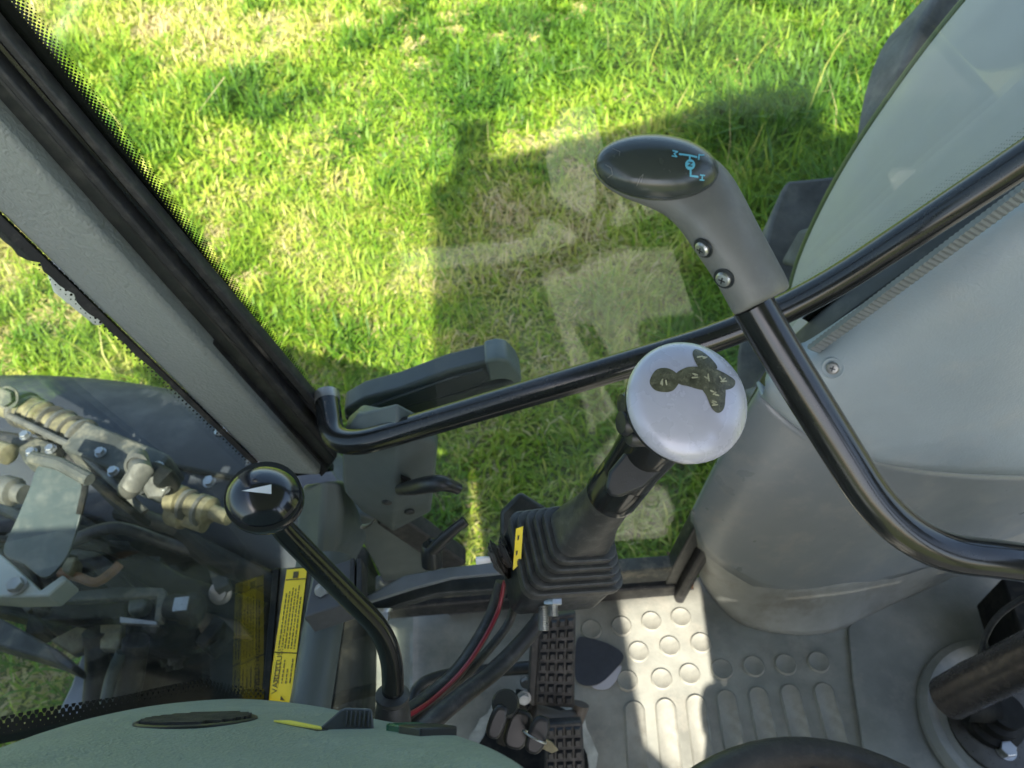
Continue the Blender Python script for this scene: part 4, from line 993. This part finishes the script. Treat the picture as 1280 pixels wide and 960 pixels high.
# dark cap let into the head of the grip
gc = P(821, 209, .386); g_a = (P(900, 214, .397)-P(744, 206, .390)).normalized()
g_n = (-ray(822, 208).normalized()*0.72+IMU*0.62); g_n = (g_n-g_a*g_n.dot(g_a)).normalized(); g_b = g_n.cross(g_a)
GA, GB, GC = 0.0318, 0.0190, 0.0135
gcap = obj('grip_cap', ellipsoid(gc, g_a, g_b, g_n, GA, GB, GC, h0=-0.75), M_gripcap, gl_)
bpy.context.view_layer.update(); GT = bvh_of(gcap); GRT = bvh_of(grip)
def gz(x, y): return (820+x*120/823, 120+y*140/960)
def stroke(name, pts, wpx, m, parent, lift=0.00025, tree=None):
    bm = bmesh.new(); tr_ = tree or GT
    for (p, q) in zip(pts[:-1], pts[1:]):
        p, q = Vector(p), Vector(q); d = (q-p); L_ = d.length; d /= L_; pn_ = Vector((-d.y, d.x)); n = max(2, int(L_/3)+1); prevv = None
        for k in range(n+1):
            c = p-d*wpx*0.4+d*(L_+wpx*0.8)*k/n; vv = []
            for s_ in (-1, 1): l, n_ = onto(tr_, *(c+pn_*wpx/2*s_)); vv.append(bm.verts.new(l+n_*lift))
            if prevv: bm.faces.new((prevv[0], prevv[1], vv[1], vv[0]))
            prevv = vv
    return obj(name, bm, m, parent, smooth=False)
leg = [('legend_line', [gz(200, 500), gz(290, 512), gz(345, 525)], 2.2), ('legend_line', [gz(288, 512), gz(287, 560)], 2.2), ('legend_line', [gz(294, 630), gz(294, 685), gz(355, 692)], 2.2)]
for nm, pts, w_ in leg: stroke(nm, pts, w_, M_blue, gcap)
circ = [gz(290+42*math.cos(t), 590+46*math.sin(t)) for t in [2*math.pi*k/16 for k in range(16)]]
drape('legend_disc', circ, M_blue, gcap, 0.00025, GT, 2)
def letter(nm, segs, cx_, cy_, sx, sy, rot, wpx, m, lift=0.00028):
    bmj = bmesh.new(); cr_, sr_ = math.cos(rot), math.sin(rot)
    for sg in segs:
        pts = [Vector(gz(cx_+(x*sx*cr_-y*sy*sr_), cy_+(x*sx*sr_+y*sy*cr_))) for x, y in sg]
        for (p, q) in zip(pts[:-1], pts[1:]):
            d = q-p; L_ = d.length; d /= L_; pn_ = Vector((-d.y, d.x)); vv = []
            for c in (p-d*wpx*.3, q+d*wpx*.3):
                for s_ in (-1, 1): l, n_ = onto(GT, *(c+pn_*wpx/2*s_)); vv.append(bmj.verts.new(l+n_*lift))
            bmj.faces.new((vv[0], vv[1], vv[3], vv[2]))
    return obj('legend_letter', bmj, m, gcap, smooth=False)
SEG = {'H': [[(-1, -1), (-1, 1)], [(1, -1), (1, 1)], [(-1, 0), (1, 0)]], 'M': [[(-1, 1), (-1, -1), (0, 0.3), (1, -1), (1, 1)]], 'L': [[(-1, -1), (-1, 1), (1, 1)]], 'N': [[(-1, 1), (-1, -1), (1, 1), (1, -1)]]}
letter('H', SEG['H'], 393, 700, 20, 18, math.radians(95), 1.5, M_blue)
letter('M', SEG['M'], 160, 498, 22, 20, math.radians(100), 1.5, M_blue)
letter('L', SEG['L'], 385, 528, 20, 20, math.radians(95), 1.6, M_blue)
letter('N', SEG['N'], 290, 588, 15, 16, math.radians(95), 1.5, mat('legend_dark', (0.03, 0.06, 0.07), 0.5), 0.0005)
# wear scuffs on the cap's left end
for pts in ([(757, 206), (764, 210), (766, 218), (760, 222)], [(796, 232), (800, 222), (804, 218), (801, 228)], [(766, 186), (775, 190), (774, 195)]):
    stroke('scuff', pts, 0.6, mat('scuff_grey', (0.16, 0.16, 0.15), 0.6), gcap, 0.0002)
for (u, v) in ((879, 310), (905, 348)):
    p, n_ = onto(GRT, u, v)
    obj('screw_recess', lathe([(0.0056, 0.0), (0.0056, 0.0006), (0.0045, 0.0007), (0, 0.0003)], p-n_*0.0002, n_, 20), M_blackp, grip)
    screw('screw', p+n_*0.0005, n_, 0.0040, grip, M_zinc)

# ================================================================== FLOOR LEVER (bottom right)
fl_ = thing('floor_lever', 'short black steel tube lever standing on bolted floor flange', 'lever', PZ(1235, 900, .01))
tb = [P(1186, 872, 1.06), P(1212, 858, 1.03), P(1290, 820, .94), P(1420, 760, .80)]
obj('lever_tube', tube(tb, 0.0295, 28), mat('gunmetal', (0.06, 0.055, 0.055), 0.25, metal=0.4, vscale=25, var=0.2, rvar=0.08, dirt=(0.2, 0.18, 0.15), dirt_amt=0.15, dirt_scale=60), fl_)
obj('pivot_boss', lathe([(0.045, 0), (0.043, 0.012), (0.034, 0.016), (0.034, 0.03), (0.026, 0.034), (0.026, 0.045)], PZ(1238, 900, .012), AZ+Vector((0.15, 0, 0)), 32), M_iron, fl_)
obj('pivot_stub', tube([PZ(1205, 884, .05), PZ(1245, 886, .05)], 0.020, 18), M_iron, fl_)
obj('flange', lathe([(0.074, 0), (0.073, 0.004), (0.05, 0.006)], PZ(1250, 905, .013), AZ, 36), mat('flange_metal', (0.09, 0.085, 0.075), 0.35, metal=0.6, vscale=30, var=0.3), fl_)
hexbolt('bolt', PZ(1257, 938, .018), AZ, 0.0115, 0.012, M_zinc, fl_)
cable('lever_wire', 'thin black wire looping behind the floor lever tube', [P(1225, 825, 1.0), P(1232, 795, 1.0), P(1250, 768, .99), P(1285, 745, .97), P(1330, 730, .95)], 0.004, M_rubber, 'wire')
sr = thing('seat_base', 'rusty brown seat frame corner behind the gear lever rod', 'seat frame', PZ(1270, 740, 0.0))
obj('frame_leg', prism([PZ(u, v, .12) for u, v in [(1252, 722), (1300, 715), (1330, 800), (1285, 810), (1268, 770)]], (0, 0, -0.1)), M_iron, sr, bevel=0.004)
obj('frame_foot', tube([PZ(1262, 735, .10), PZ(1272, 752, .08), PZ(1276, 780, .05)], 0.012, 12), M_rust, sr)

# ================================================================== WHEEL ARCH TRIM
wa = thing('wheel_arch_trim', 'grey moulded wheel arch trim in two panels beside the floor', 'wheel arch', Vector((0.45, 0.5, 0.0)))
seam = [(955, 492, .535), (985, 520, .515), (1020, 545, .500), (1060, 562, .492), (1110, 576, .488), (1170, 585, .488), (1230, 589, .490), (1290, 590, .495), (1400, 588, .50), (1500, 585, .51)]
mid = [(905, 578, .542), (925, 605, .520), (958, 625, .507), (1000, 640, .500), (1050, 652, .500), (1110, 655, .505), (1170, 655, .515), (1235, 650, .525), (1340, 630, .55), (1450, 610, .57)]
def wrow(r): return resample(catmull([PY(u, v, y) for u, v, y in r], 6), 48)
rows = [wrow(AB)]
B0, M0, S0 = wrow(AB), wrow(mid), wrow([(u, v+2, y+0.012) for u, v, y in seam])
rows = []
for k in range(21):
    t = k/20
    rows.append([(1-t)*(1-2*t)*p+4*t*(1-t)*m_+t*(2*t-1)*s_ for p, m_, s_ in zip(B0, M0, S0)])
# rounded return at the front edge
front = [[r[0]+Vector((0.002, 0.012, 0)), r[0]+Vector((-0.001, 0.004, 0))] for r in rows]
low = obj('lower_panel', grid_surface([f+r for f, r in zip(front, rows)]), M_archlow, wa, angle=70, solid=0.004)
top_ = [(962, 470, .540), (985, 448, .540), (1015, 438, .536), (1070, 402, .530), (1130, 362, .526), (1190, 322, .522), (1250, 284, .518), (1310, 246, .515), (1400, 190, .51), (1500, 128, .50)]
S1 = wrow(seam); T1 = wrow(top_)
midu = wrow([(958, 480, .525), (1000, 480, .508), (1050, 490, .494), (1100, 488, .486), (1150, 480, .480), (1200, 466, .477), (1260, 445, .475), (1320, 420, .475), (1400, 390, .475), (1500, 350, .475)])
rows = []
for k in range(21):
    t = k/20
    rows.append([(1-t)*(1-2*t)*p+4*t*(1-t)*m_+t*(2*t-1)*s_ for p, m_, s_ in zip(S1, midu, T1)])
rows = [[p+Vector((0, 0.02, -0.001)) for p in rows[0]], [p+Vector((0, 0.003, -0.0025)) for p in rows[0]]]+rows+[[p+Vector((0, 0.010, 0.004)) for p in rows[-1]]]
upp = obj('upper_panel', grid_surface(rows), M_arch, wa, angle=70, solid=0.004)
bpy.context.view_layer.update(); UT = bvh_of(upp)
p, n_ = onto(UT, 1041, 460); obj('screw_dimple', lathe([(0.012, -0.0005), (0.0105, 0.0008), (0.0085, -0.0002), (0.0, -0.0002)], p, n_, 24), M_arch, wa)
screw('screw', p+n_*0.0006, n_, 0.0065, wa, M_dullmetal)
# sill plate at the door step with rust at its rear corner
sp_ = thing('door_sill', 'worn dark sill plate at the door step with rusty corner', 'sill', PZ(800, 730, 0.01))
obj('sill_plate', prism([PZ(u, v, .008) for u, v in [(560, 768), (722, 752), (868, 736), (858, 712), (840, 704), (700, 718), (560, 735)]], (0, 0, -0.006)), M_sill, sp_, bevel=0.002)
rust = [PZ(u, v, .0095) for u, v in [(833, 690), (846, 692), (852, 704), (860, 712), (868, 727), (866, 737), (856, 731), (848, 716), (838, 708)]]
obj('rust_corner', prism(rust, (0, 0, 0.0015)), M_rust, sp_, smooth=False)
for (u, v) in ((799, 734), (700, 742)): screw('screw', PZ(u, v, .0085), AZ, 0.005, sp_, M_rust)

# ================================================================== DRIVER'S SEAT (unseen beside the camera, added to shade the floor)
dseat = thing('shade_seat', 'unseen dark fabric driver seat added to shade the floor', 'seat', (0.62, -0.2, 0.0))
M_fabric = mat('seat_fabric', (0.05, 0.052, 0.055), 0.85, bump=0.3, bscale=500)
obj('cushion', abox(0.235, 0.86, -0.46, 0.06, 0.40, 0.54), M_fabric, dseat, bevel=0.04, seg=4)
obj('backrest', abox(0.80, 0.92, -0.44, 0.02, 0.55, 1.15), M_fabric, dseat, bevel=0.04, seg=4)
obj('pedestal', abox(0.42, 0.78, -0.36, -0.06, 0.0, 0.42), M_iron, dseat, bevel=0.02)

# ================================================================== OUTSIDE: rear wheel, rear fender
EY = 0.95
prof = [(0.70, -0.55), (0.56, -0.2), (0.50, 0.1), (0.488, 0.30), (0.490, 0.41), (0.511, 0.538), (0.547, 0.657), (0.600, 0.782), (0.68, 0.91), (0.78, 1.02), (0.92, 1.10), (1.15, 1.14), (1.4, 1.10)]
pc = catmull([Vector((x, 0, z)) for x, z in prof], 5)
rf = thing('rear_fender', 'pale grey rear mudguard with thin green edge outside the glass', 'mudguard', (0.5, EY, 0.0))
rows = []
for y, sh in ((0.602, 0.0), (0.70, -0.002), (0.80, -0.004), (0.88, -0.003), (0.93, 0.002), (EY, 0.012)):
    rows.append([Vector((p.x+sh, y, p.z-sh)) for p in pc])
obj('shell', grid_surface(rows), M_fender, rf, angle=60, solid=0.004)
obj('rolled_edge', tube([Vector((p.x+0.012, EY, p.z-0.012)) for p in pc], 0.006, 10), M_fenderedge, rf)
rw = thing('rear_wheel', 'big grey rear tyre with chunky lugs beyond the mudguard', 'tyre', (1.56, 1.06, -1.0))  # holds the rear wheel: tyre and lugs only, no axle built
wcx, wcz, RT = 1.56, 0.072, 0.955
bm = bmesh.new()
add_lathe(bm, [(0.60, -0.18), (0.80, -0.19), (RT-0.05, -0.17), (RT-0.01, -0.10), (RT, 0), (RT-0.01, 0.10), (RT-0.05, 0.17), (0.80, 0.19), (0.60, 0.18)], (wcx, 1.03, wcz), AY, 72)
tyre = obj('tyre', bm, M_tyre, rw)
for k in range(30):
    s_ = 1 if k % 2 else -1; a0 = math.radians(191-12*k)
    b2 = bmesh.new(); rings = []
    for j in range(7):
        q = j/6; y = 1.03+s_*(-0.015+0.205*q); aa = a0-0.17*q; rr_ = RT+0.112-0.045*q**3
        er = Vector((math.cos(aa), 0, math.sin(aa))); et = Vector((-math.sin(aa), 0, math.cos(aa))); hw = 0.040+0.028*q
        c = Vector((wcx, y, wcz))
        rings.append([c+er*(RT-0.06)-et*hw*1.35, c+er*rr_-et*hw, c+er*rr_+et*hw, c+er*(RT-0.06)+et*hw*1.35])
    add_rings(b2, rings); obj('lug', b2, M_tyre, tyre, bevel=0.010, seg=3)

# ================================================================== OUTSIDE: front of the tractor seen through the windscreen
ff = thing('front_fender', 'dark blue grey front mudguard sheet seen through the windscreen', 'mudguard', PZ(150, 500, -0.1))
FZ = 0.02
oute = [(-260, 490), (-120, 464), (0, 458), (60, 459), (120, 463), (180, 471), (240, 483), (300, 500), (370, 528), (450, 575)]
inne = [(-260, 690), (-120, 675), (0, 665), (60, 668), (120, 672), (180, 678), (240, 686), (300, 700), (370, 720), (450, 750)]
oc = resample(catmull([PZ(u, v, FZ) for u, v in oute], 5), 40); ic = resample(catmull([PZ(u, v, FZ) for u, v in inne], 5), 40)
rows = []
for k in range(13):
    t = k/12; zz = 0.05*math.sin(math.pi*min(1, t*1.0))-0.03*(1-t)**6+(0.006 if 0.42 < t < 0.5 else 0)
    rows.append([a_.lerp(b_, t)+Vector((0, 0, zz)) for a_, b_ in zip(oc, ic)])
rows = [[p+Vector((0, 0.002, -0.03)) for p in rows[0]]]+rows
fsh = obj('sheet', grid_surface(rows), M_ffender, ff, angle=60, solid=0.005)
bpy.context.view_layer.update(); FT = bvh_of(fsh)
p, n_ = onto(FT, 276, 540); 
for (u, v) in ((276, 540), (262, 602), (180, 600)):
    p, n_ = onto(FT, u, v); hexbolt('bolt', p, n_, 0.010, 0.008, M_zinc, ff)
seamp = [onto(FT, u, v) for u, v in [(215, 582), (240, 588), (270, 594), (300, 600), (330, 608)]]
obj('fold_line', tube([p+n_*0.002 for p, n_ in seamp], 0.006, 8), M_iron, ff)

M_castiron = mat('cast_iron', (0.10, 0.10, 0.09), 0.6, metal=0.2, vscale=30, var=0.4, bump=0.4, bscale=90, dirt=(0.22, 0.20, 0.15), dirt_amt=0.6, dirt_scale=40)
hm = thing('hydraulic_manifold', 'dusty hydraulic coupler line with brass fittings outside the windscreen', 'hydraulics', PZ(140, 570, .2))
HZ = .22
def hz(u, v, z=HZ): return PZ(u, v, z)
ax0, ax1 = hz(-20, 492), hz(120, 560); hd_ = (ax1-ax0).normalized()
prof = [(0.022, -0.02)]
for i in range(1, 8): pass
obj('hose_tail', tube([hz(-60, 475), hz(-10, 497), hz(30, 515)], 0.024, 18), M_brass, hm)
pr = []; s_ = 0; L_ = (hz(112, 552)-hz(22, 508)).length
for k in range(8):
    r0 = 0.030 if k in (1, 2, 5) else 0.025
    pr += [(r0-0.003, L_*k/8), (r0, L_*(k+.15)/8), (r0, L_*(k+.8)/8), (r0-0.004, L_*(k+.95)/8)]
obj('coupler_sleeve', lathe(pr, hz(22, 508), hz(112, 552)-hz(22, 508), 24), M_brass, hm)
for (u, v) in ((28, 511), (75, 534), (100, 546)):
    obj('clamp_ring', lathe([(0.031, 0), (0.034, 0.002), (0.034, 0.008), (0.031, 0.010)], hz(u, v), hd_, 24), M_castiron, hm)
vb = hz(155, 578); va2 = (hz(215, 600)-hz(110, 556)).normalized(); vn = AZ; vbb = vn.cross(va2)
obj('valve_block', box(vb, va2, vbb, vn, (hz(215, 600)-hz(110, 556)).length*0.5, 0.030, 0.036), M_irongrey, hm, bevel=0.006)
obj('elbow', tube([hz(172, 572, .28), hz(176, 590, .30), hz(166, 604, .29), hz(160, 612, .26)], [0.016, .018, .017, .016], 16), M_castiron, hm)
obj('elbow_mouth', lathe([(0.017, -0.01), (0.019, 0), (0.013, 0.004), (0.011, -0.004), (0, -0.004)], hz(170, 582, .30), -VIEW, 20), M_castiron, hm)
obj('elbow', tube([hz(192, 590, .27), hz(206, 598, .28), hz(212, 606, .25)], 0.017, 14), M_iron, hm)
obj('swivel_nut', lathe([(0.019, 0), (0.021, 0.004), (0.021, 0.02), (0.017, 0.024)], hz(196, 606, .26), -VIEW+IMR*.4, 6), M_castiron, hm)
l2 = (hz(272, 645)-hz(210, 622)); 
obj('end_coupler', lathe([(0.024, 0), (0.024, 0.018), (0.018, 0.02), (0.020, 0.05), (0.023, 0.052), (0.023, 0.075), (0.013, 0.08), (0.012, 0.11)], hz(216, 622), l2, 18), M_brass, hm)
obj('end_coupler', lathe([(0.016, 0), (0.020, 0.006), (0.020, 0.03), (0.014, 0.034), (0.013, 0.07)], hz(212, 640, .2), l2, 18), M_brass, hm)
obj('long_rod', tube([hz(12, 520, .25), hz(95, 560, .25), hz(182, 640, .22)], 0.006, 10), M_castiron, hm)
obj('flat_bracket', prism([hz(u, v, .235) for u, v in [(20, 560), (45, 545), (72, 555), (68, 572), (30, 578)]], (0, 0, -0.05)), M_irongrey, hm, bevel=0.004)
obj('side_fitting', lathe([(0.02, 0), (0.024, 0.01), (0.024, 0.03), (0.016, 0.034), (0.016, 0.05)], hz(0, 610, .22), hz(30, 618, .22)-hz(0, 610, .22), 18), M_castiron, hm)
obj('side_fitting', lathe([(0.016, 0), (0.018, 0.01), (0.018, 0.03), (0.012, 0.034)], hz(-5, 562, .24), hz(30, 575, .24)-hz(-5, 562, .24), 18), M_brass, hm)
hexbolt('bolt', hz(10, 497, .27), -VIEW, 0.016, 0.014, M_irongrey, hm)

for (u, v, z) in ((126, 566, .262), (142, 590, .262), (176, 612, .262), (198, 584, .262), (206, 612, .262), (64, 562, .24), (40, 566, .24), (32, 545, .25)):
    hexbolt('bolt', hz(u, v, z), AZ, 0.0075, 0.008, M_zinc, hm)
for (u, v) in ((232, 630), (250, 637)):
    obj('clamp_ring', lathe([(0.022, 0), (0.026, 0.001), (0.026, 0.007), (0.022, 0.008)], hz(u, v), l2, 20), M_castiron, hm)
for k in range(7):
    p_ = hz(26+12.5*k, 510+6.1*k); obj('sleeve_groove', lathe([(0.0305, 0), (0.0318, 0.0006), (0.0318, 0.0016), (0.0305, 0.0022)], p_, hd_, 24), M_castiron, hm)
obj('return_hose', tube(catmull([hz(-20, 545, .2), hz(40, 556, .21), hz(110, 590, .19), hz(165, 640, .17), hz(220, 660, .12)], 6), 0.013, 14), M_rubber, hm)
obj('return_hose', tube(catmull([hz(60, 690, .12), hz(140, 660, .14), hz(210, 680, .1), hz(280, 700, .05), hz(335, 720, .0)], 6), 0.011, 14), M_rubber, hm)
pl = thing('tongue_plate', 'grey green tongue shaped metal plate with sunlit patch below the couplers', 'plate', PZ(55, 650, .25))
tp = catmull([PZ(u, v, z) for u, v, z in [(50, 580, .33), (80, 588, .33), (106, 602, .33), (102, 635, .31), (93, 670, .29), (80, 700, .275), (56, 722, .262), (30, 705, .262), (4, 690, .265), (20, 650, .29), (36, 612, .31)]], 4, True)
obj('plate_sheet', prism(tp, (0, 0, -0.005)), M_plate, pl, bevel=0.001)
obj('plate_frame', tube([p+Vector((0, 0, 0.002)) for p in tp[0:14]], 0.005, 8), M_iron, pl)
obj('frame_head', tube([PZ(40, 572, .34), PZ(75, 580, .34), PZ(112, 600, .335)], 0.010, 10), M_irongrey, pl)
obj('side_rod', tube([PZ(112, 598, .33), PZ(140, 620, .28), PZ(185, 655, .2)], 0.006, 8), M_iron, pl)

wb = thing('white_bracket', 'pale grey bracket with hex bolt below the tongue plate', 'bracket', PZ(20, 720, .2))
obj('bracket_arm', prism([PZ(u, v, .215) for u, v in [(-40, 690), (0, 692), (50, 738), (78, 718), (84, 724), (60, 745), (10, 746), (-40, 742)]], (0, 0, -0.04)), mat('pale_paint', (0.30, 0.33, 0.31), 0.5, vscale=10, dirt=(0.3, 0.26, 0.18), dirt_amt=0.5, dirt_scale=20), wb, bevel=0.003)
hexbolt('bolt', PZ(22, 733, .218), AZ, 0.012, 0.012, M_dullmetal, wb)

es = thing('engine_frame', 'black loader frame and engine side behind the windscreen', 'machine frame', PZ(180, 760, 0.0))
obj('frame_side', abox(-2.2, -0.50, 0.16, 0.30, -0.75, 0.02), M_iron, es, bevel=0.01)
obj('frame_floor', abox(-0.80, -0.33, 0.28, 0.80, -0.40, -0.16), M_iron, es, bevel=0.02)
obj('transmission', abox(-0.62, 0.5, -0.35, 0.30, -0.70, -0.10), M_iron, es, bevel=0.03)
obj('cross_tube', tube([PZ(90, 655, .06), PZ(160, 700, .03), PZ(225, 735, .0), PZ(330, 770, -0.02)], 0.022, 16), M_iron, es)
obj('cross_tube', tube([PZ(180, 650, .1), PZ(280, 700, .05), PZ(345, 735, .02)], 0.018, 16), M_iron, es)
obj('brown_link', tube(catmull([PZ(75, 715, .1), PZ(100, 722, .1), PZ(120, 728, .1), PZ(140, 715, .1), PZ(150, 705, .1)], 4), 0.008, 8), M_rust, es)
obj('tan_lug', prism([PZ(u, v, .12) for u, v in [(80, 697), (94, 695), (92, 706), (86, 718), (76, 712)]], (0, 0, -0.03)), M_brass, es, bevel=0.003)
obj('slide_rail', prism([PZ(u, v, .06) for u, v in [(60, 742), (150, 733), (204, 734), (207, 742), (200, 776), (192, 776), (196, 744), (70, 752)]], (0, 0, -0.02)), M_irongrey, es, bevel=0.003)
obj('slide_block', prism([PZ(u, v, .05) for u, v in [(160, 742), (184, 743), (183, 757), (176, 764), (158, 766)]], (0, 0, -0.03)), M_plate, es, bevel=0.006)
obj('slide_beam', prism([PZ(u, v, .03) for u, v in [(50, 752), (158, 744), (158, 772), (50, 776)]], (0, 0, -0.03)), M_iron, es, bevel=0.004)
obj('beam_cap', prism([PZ(u, v, .055) for u, v in [(150, 771), (196, 777), (196, 781), (150, 778)]], (0, 0, -0.01)), M_dullmetal, es)
obj('plug', lathe([(0.020, 0), (0.022, 0.01), (0.022, 0.03), (0.027, 0.032), (0.027, 0.055), (0.02, 0.06)], PZ(210, 758, .05), PZ(245, 762, .05)-PZ(210, 758, .05), 16), M_iron, es)
obj('plug_label', box(PZ(226, 755, .085), AX, AY, AZ, 0.012, 0.012, 0.001), M_zinc, es, smooth=False)
wsh = PZ(276, 741, .02); obj('washer', lathe([(0.020, 0), (0.020, 0.004), (0.013, 0.005), (0.013, 0.012), (0, 0.012)], wsh, -VIEW+AZ*0.3, 24), M_dullmetal, es)
obj('tan_plate', prism([PZ(u, v, .0) for u, v in [(125, 767), (152, 770), (150, 805), (146, 812), (124, 811)]], (0, 0, -0.02)), M_brass, es, bevel=0.003)
obj('tan_plate', prism([PZ(u, v, -.02) for u, v in [(62, 800), (95, 783), (108, 785), (104, 812), (90, 818)]], (0, 0, -0.02)), M_brass, es, bevel=0.003)
obj('rubber_plate', prism([PZ(u, v, -.02) for u, v in [(238, 760), (300, 775), (312, 795), (250, 790)]], (0, 0, -0.02)), mat('brown_plate', (0.10, 0.075, 0.05), 0.7, var=0.3), es, bevel=0.003)
obj('well_shade_sheet', prism([PZ(u, v, -.10) for u, v in [(-150, 560), (120, 610), (345, 680), (420, 760), (400, 905), (190, 905), (120, 850), (110, 800), (60, 780), (-150, 730)]], (0, 0, -0.05)), M_iron, es, bevel=0.005)  # dark sheet standing in for the shade under the couplers
rr9 = random.Random(21)
for k in range(16):
    u0, v0 = rr9.uniform(-30, 200), rr9.uniform(620, 720); du, dv = rr9.uniform(60, 170), rr9.uniform(10, 90); zz = rr9.uniform(-.04, .10)
    obj('engine_hose', tube(catmull([PZ(u0, v0, zz), PZ(u0+du*.35, v0+dv*.2, zz+.03), PZ(u0+du*.7, v0+dv*.75, zz), PZ(min(338, u0+du), v0+dv, zz-.05)], 5), rr9.choice((0.007, 0.010, 0.015)), 10), rr9.choice((M_rubber, M_iron, M_iron)), es)
for k in range(9):
    u0, v0 = rr9.uniform(0, 300), rr9.uniform(640, 800); z_ = rr9.uniform(-.06, .04)
    obj('engine_bracket', box(PZ(u0, v0, z_), Vector((math.cos(k), math.sin(k), 0)), Vector((-math.sin(k), math.cos(k), 0)), AZ, rr9.uniform(.012, .04), rr9.uniform(.008, .02), rr9.uniform(.01, .03)), rr9.choice((M_iron, M_irongrey, M_iron)), es, bevel=0.003)
la = thing('loader_strut', 'dark steel loader strut angled down towards the ground', 'loader strut', PZ(40, 800, .0))
obj('strut', prism([PZ(u, v, .02) for u, v in [(-60, 745), (0, 772), (60, 805), (92, 830), (90, 838), (60, 825), (-60, 790)]], (0, 0, -0.05)), M_irongrey, la, bevel=0.004)
obj('strut_foot', prism([PZ(u, v, .028) for u, v in [(55, 806), (70, 810), (93, 830), (90, 838), (72, 828)]], (0, 0, -0.04)), M_rubber, la, bevel=0.003)
bs = thing('blue_support', 'pale blue grey support leg rising beside the black hoses', 'support', PZ(95, 860, -0.2))
obj('leg_sheet', prism([PZ(u, v, -.1) for u, v in [(108, 800), (114, 815), (110, 850), (106, 895), (70, 895), (88, 858)]], (0, 0, -0.4)), mat('support_paint', (0.30, 0.33, 0.38), 0.45, vscale=10), bs, bevel=0.004)
for k, (pts, r) in enumerate((([PZ(118, 790, .0), PZ(122, 830, -.05), PZ(116, 900, -.1)], 0.020), ([PZ(152, 815, 0), PZ(138, 850, -.03), PZ(128, 900, -.05)], 0.010), ([PZ(170, 800, 0), PZ(165, 840, -.05), PZ(150, 910, -.1)], 0.022))):
    o = obj('hydraulic_hose', tube(catmull(pts, 5), r, 12), M_rubber if k != 1 else M_plate)
    tag(o, ['thick black hydraulic hose next to the pale blue support', 'slim grey hydraulic pipe between the two black hoses', 'wide black hydraulic hose under the slide rail'][k], 'hose')
lampb = thing('mirror_block', 'pale grey block sticking out past the ragged pillar seal', 'marker block', PY(95, 375, .66))
obj('block', prism([PY(u, v, .66) for u, v in [(56, 338), (75, 345), (130, 398), (128, 408), (118, 408), (66, 366)]], (0, 0.03, 0)), mat('block_pale', (0.45, 0.45, 0.44), 0.5, vscale=10), lampb, bevel=0.003)

# ================================================================== CAB SHELL ABOVE AND BEHIND (shades the cab)
cabr = thing('cab_roof', 'tractor cab roof with pale lining and corner posts', 'cab roof', (0.3, -0.15, 1.72))
obj('roof_panel', prism([(-0.53, -1.05, 1.72), (1.30, -1.05, 1.72), (1.30, 1.0, 1.72), (-0.53, 0.62, 1.72)], (0, 0, 0.12)), M_roof, cabr, bevel=0.03)
for (x, y) in ((-0.49, -0.90), (0.80, -0.92), (1.22, -0.90), (1.22, 0.60)):
    obj('corner_post', abox(x-0.035, x+0.035, y-0.03, y+0.03, 0.0, 1.72), M_satin, cabr, bevel=0.01)
obj('shade_header', abox(-0.51, 1.28, -1.03, -0.97, 1.63, 1.722), M_roof, cabr, bevel=0.01)  # unseen header put in to keep the sun off the arch
obj('rear_post', abox(0.78, 0.85, 0.565, 0.62, 0.2, 1.72), M_satin, cabr, bevel=0.01)
mir = thing('wing_mirror', 'black rear view mirror on a bent arm above the front pillar', 'mirror', (-0.34, 0.80, 1.6))
obj('mirror_case', abox(-0.49, -0.31, 0.84, 0.90, 1.56, 1.95), M_blackp, mir, bevel=0.02)
obj('mirror_arm', tube([(-0.33, 0.60, 1.5), (-0.36, 0.80, 1.45), (-0.40, 0.86, 1.58)], 0.01, 12), M_blackp, mir)
bonnet = thing('bonnet', 'green grey engine bonnet ahead of the cab, unseen and raised for its shade', 'bonnet', (-1.3, -0.15, 0.0))
obj('bonnet_shell', abox(-2.3, -0.52, -0.50, 0.16, -0.1, 0.80), M_satin, bonnet, bevel=0.06, seg=4)  # out of view; made taller and longer so its shadow covers the machinery
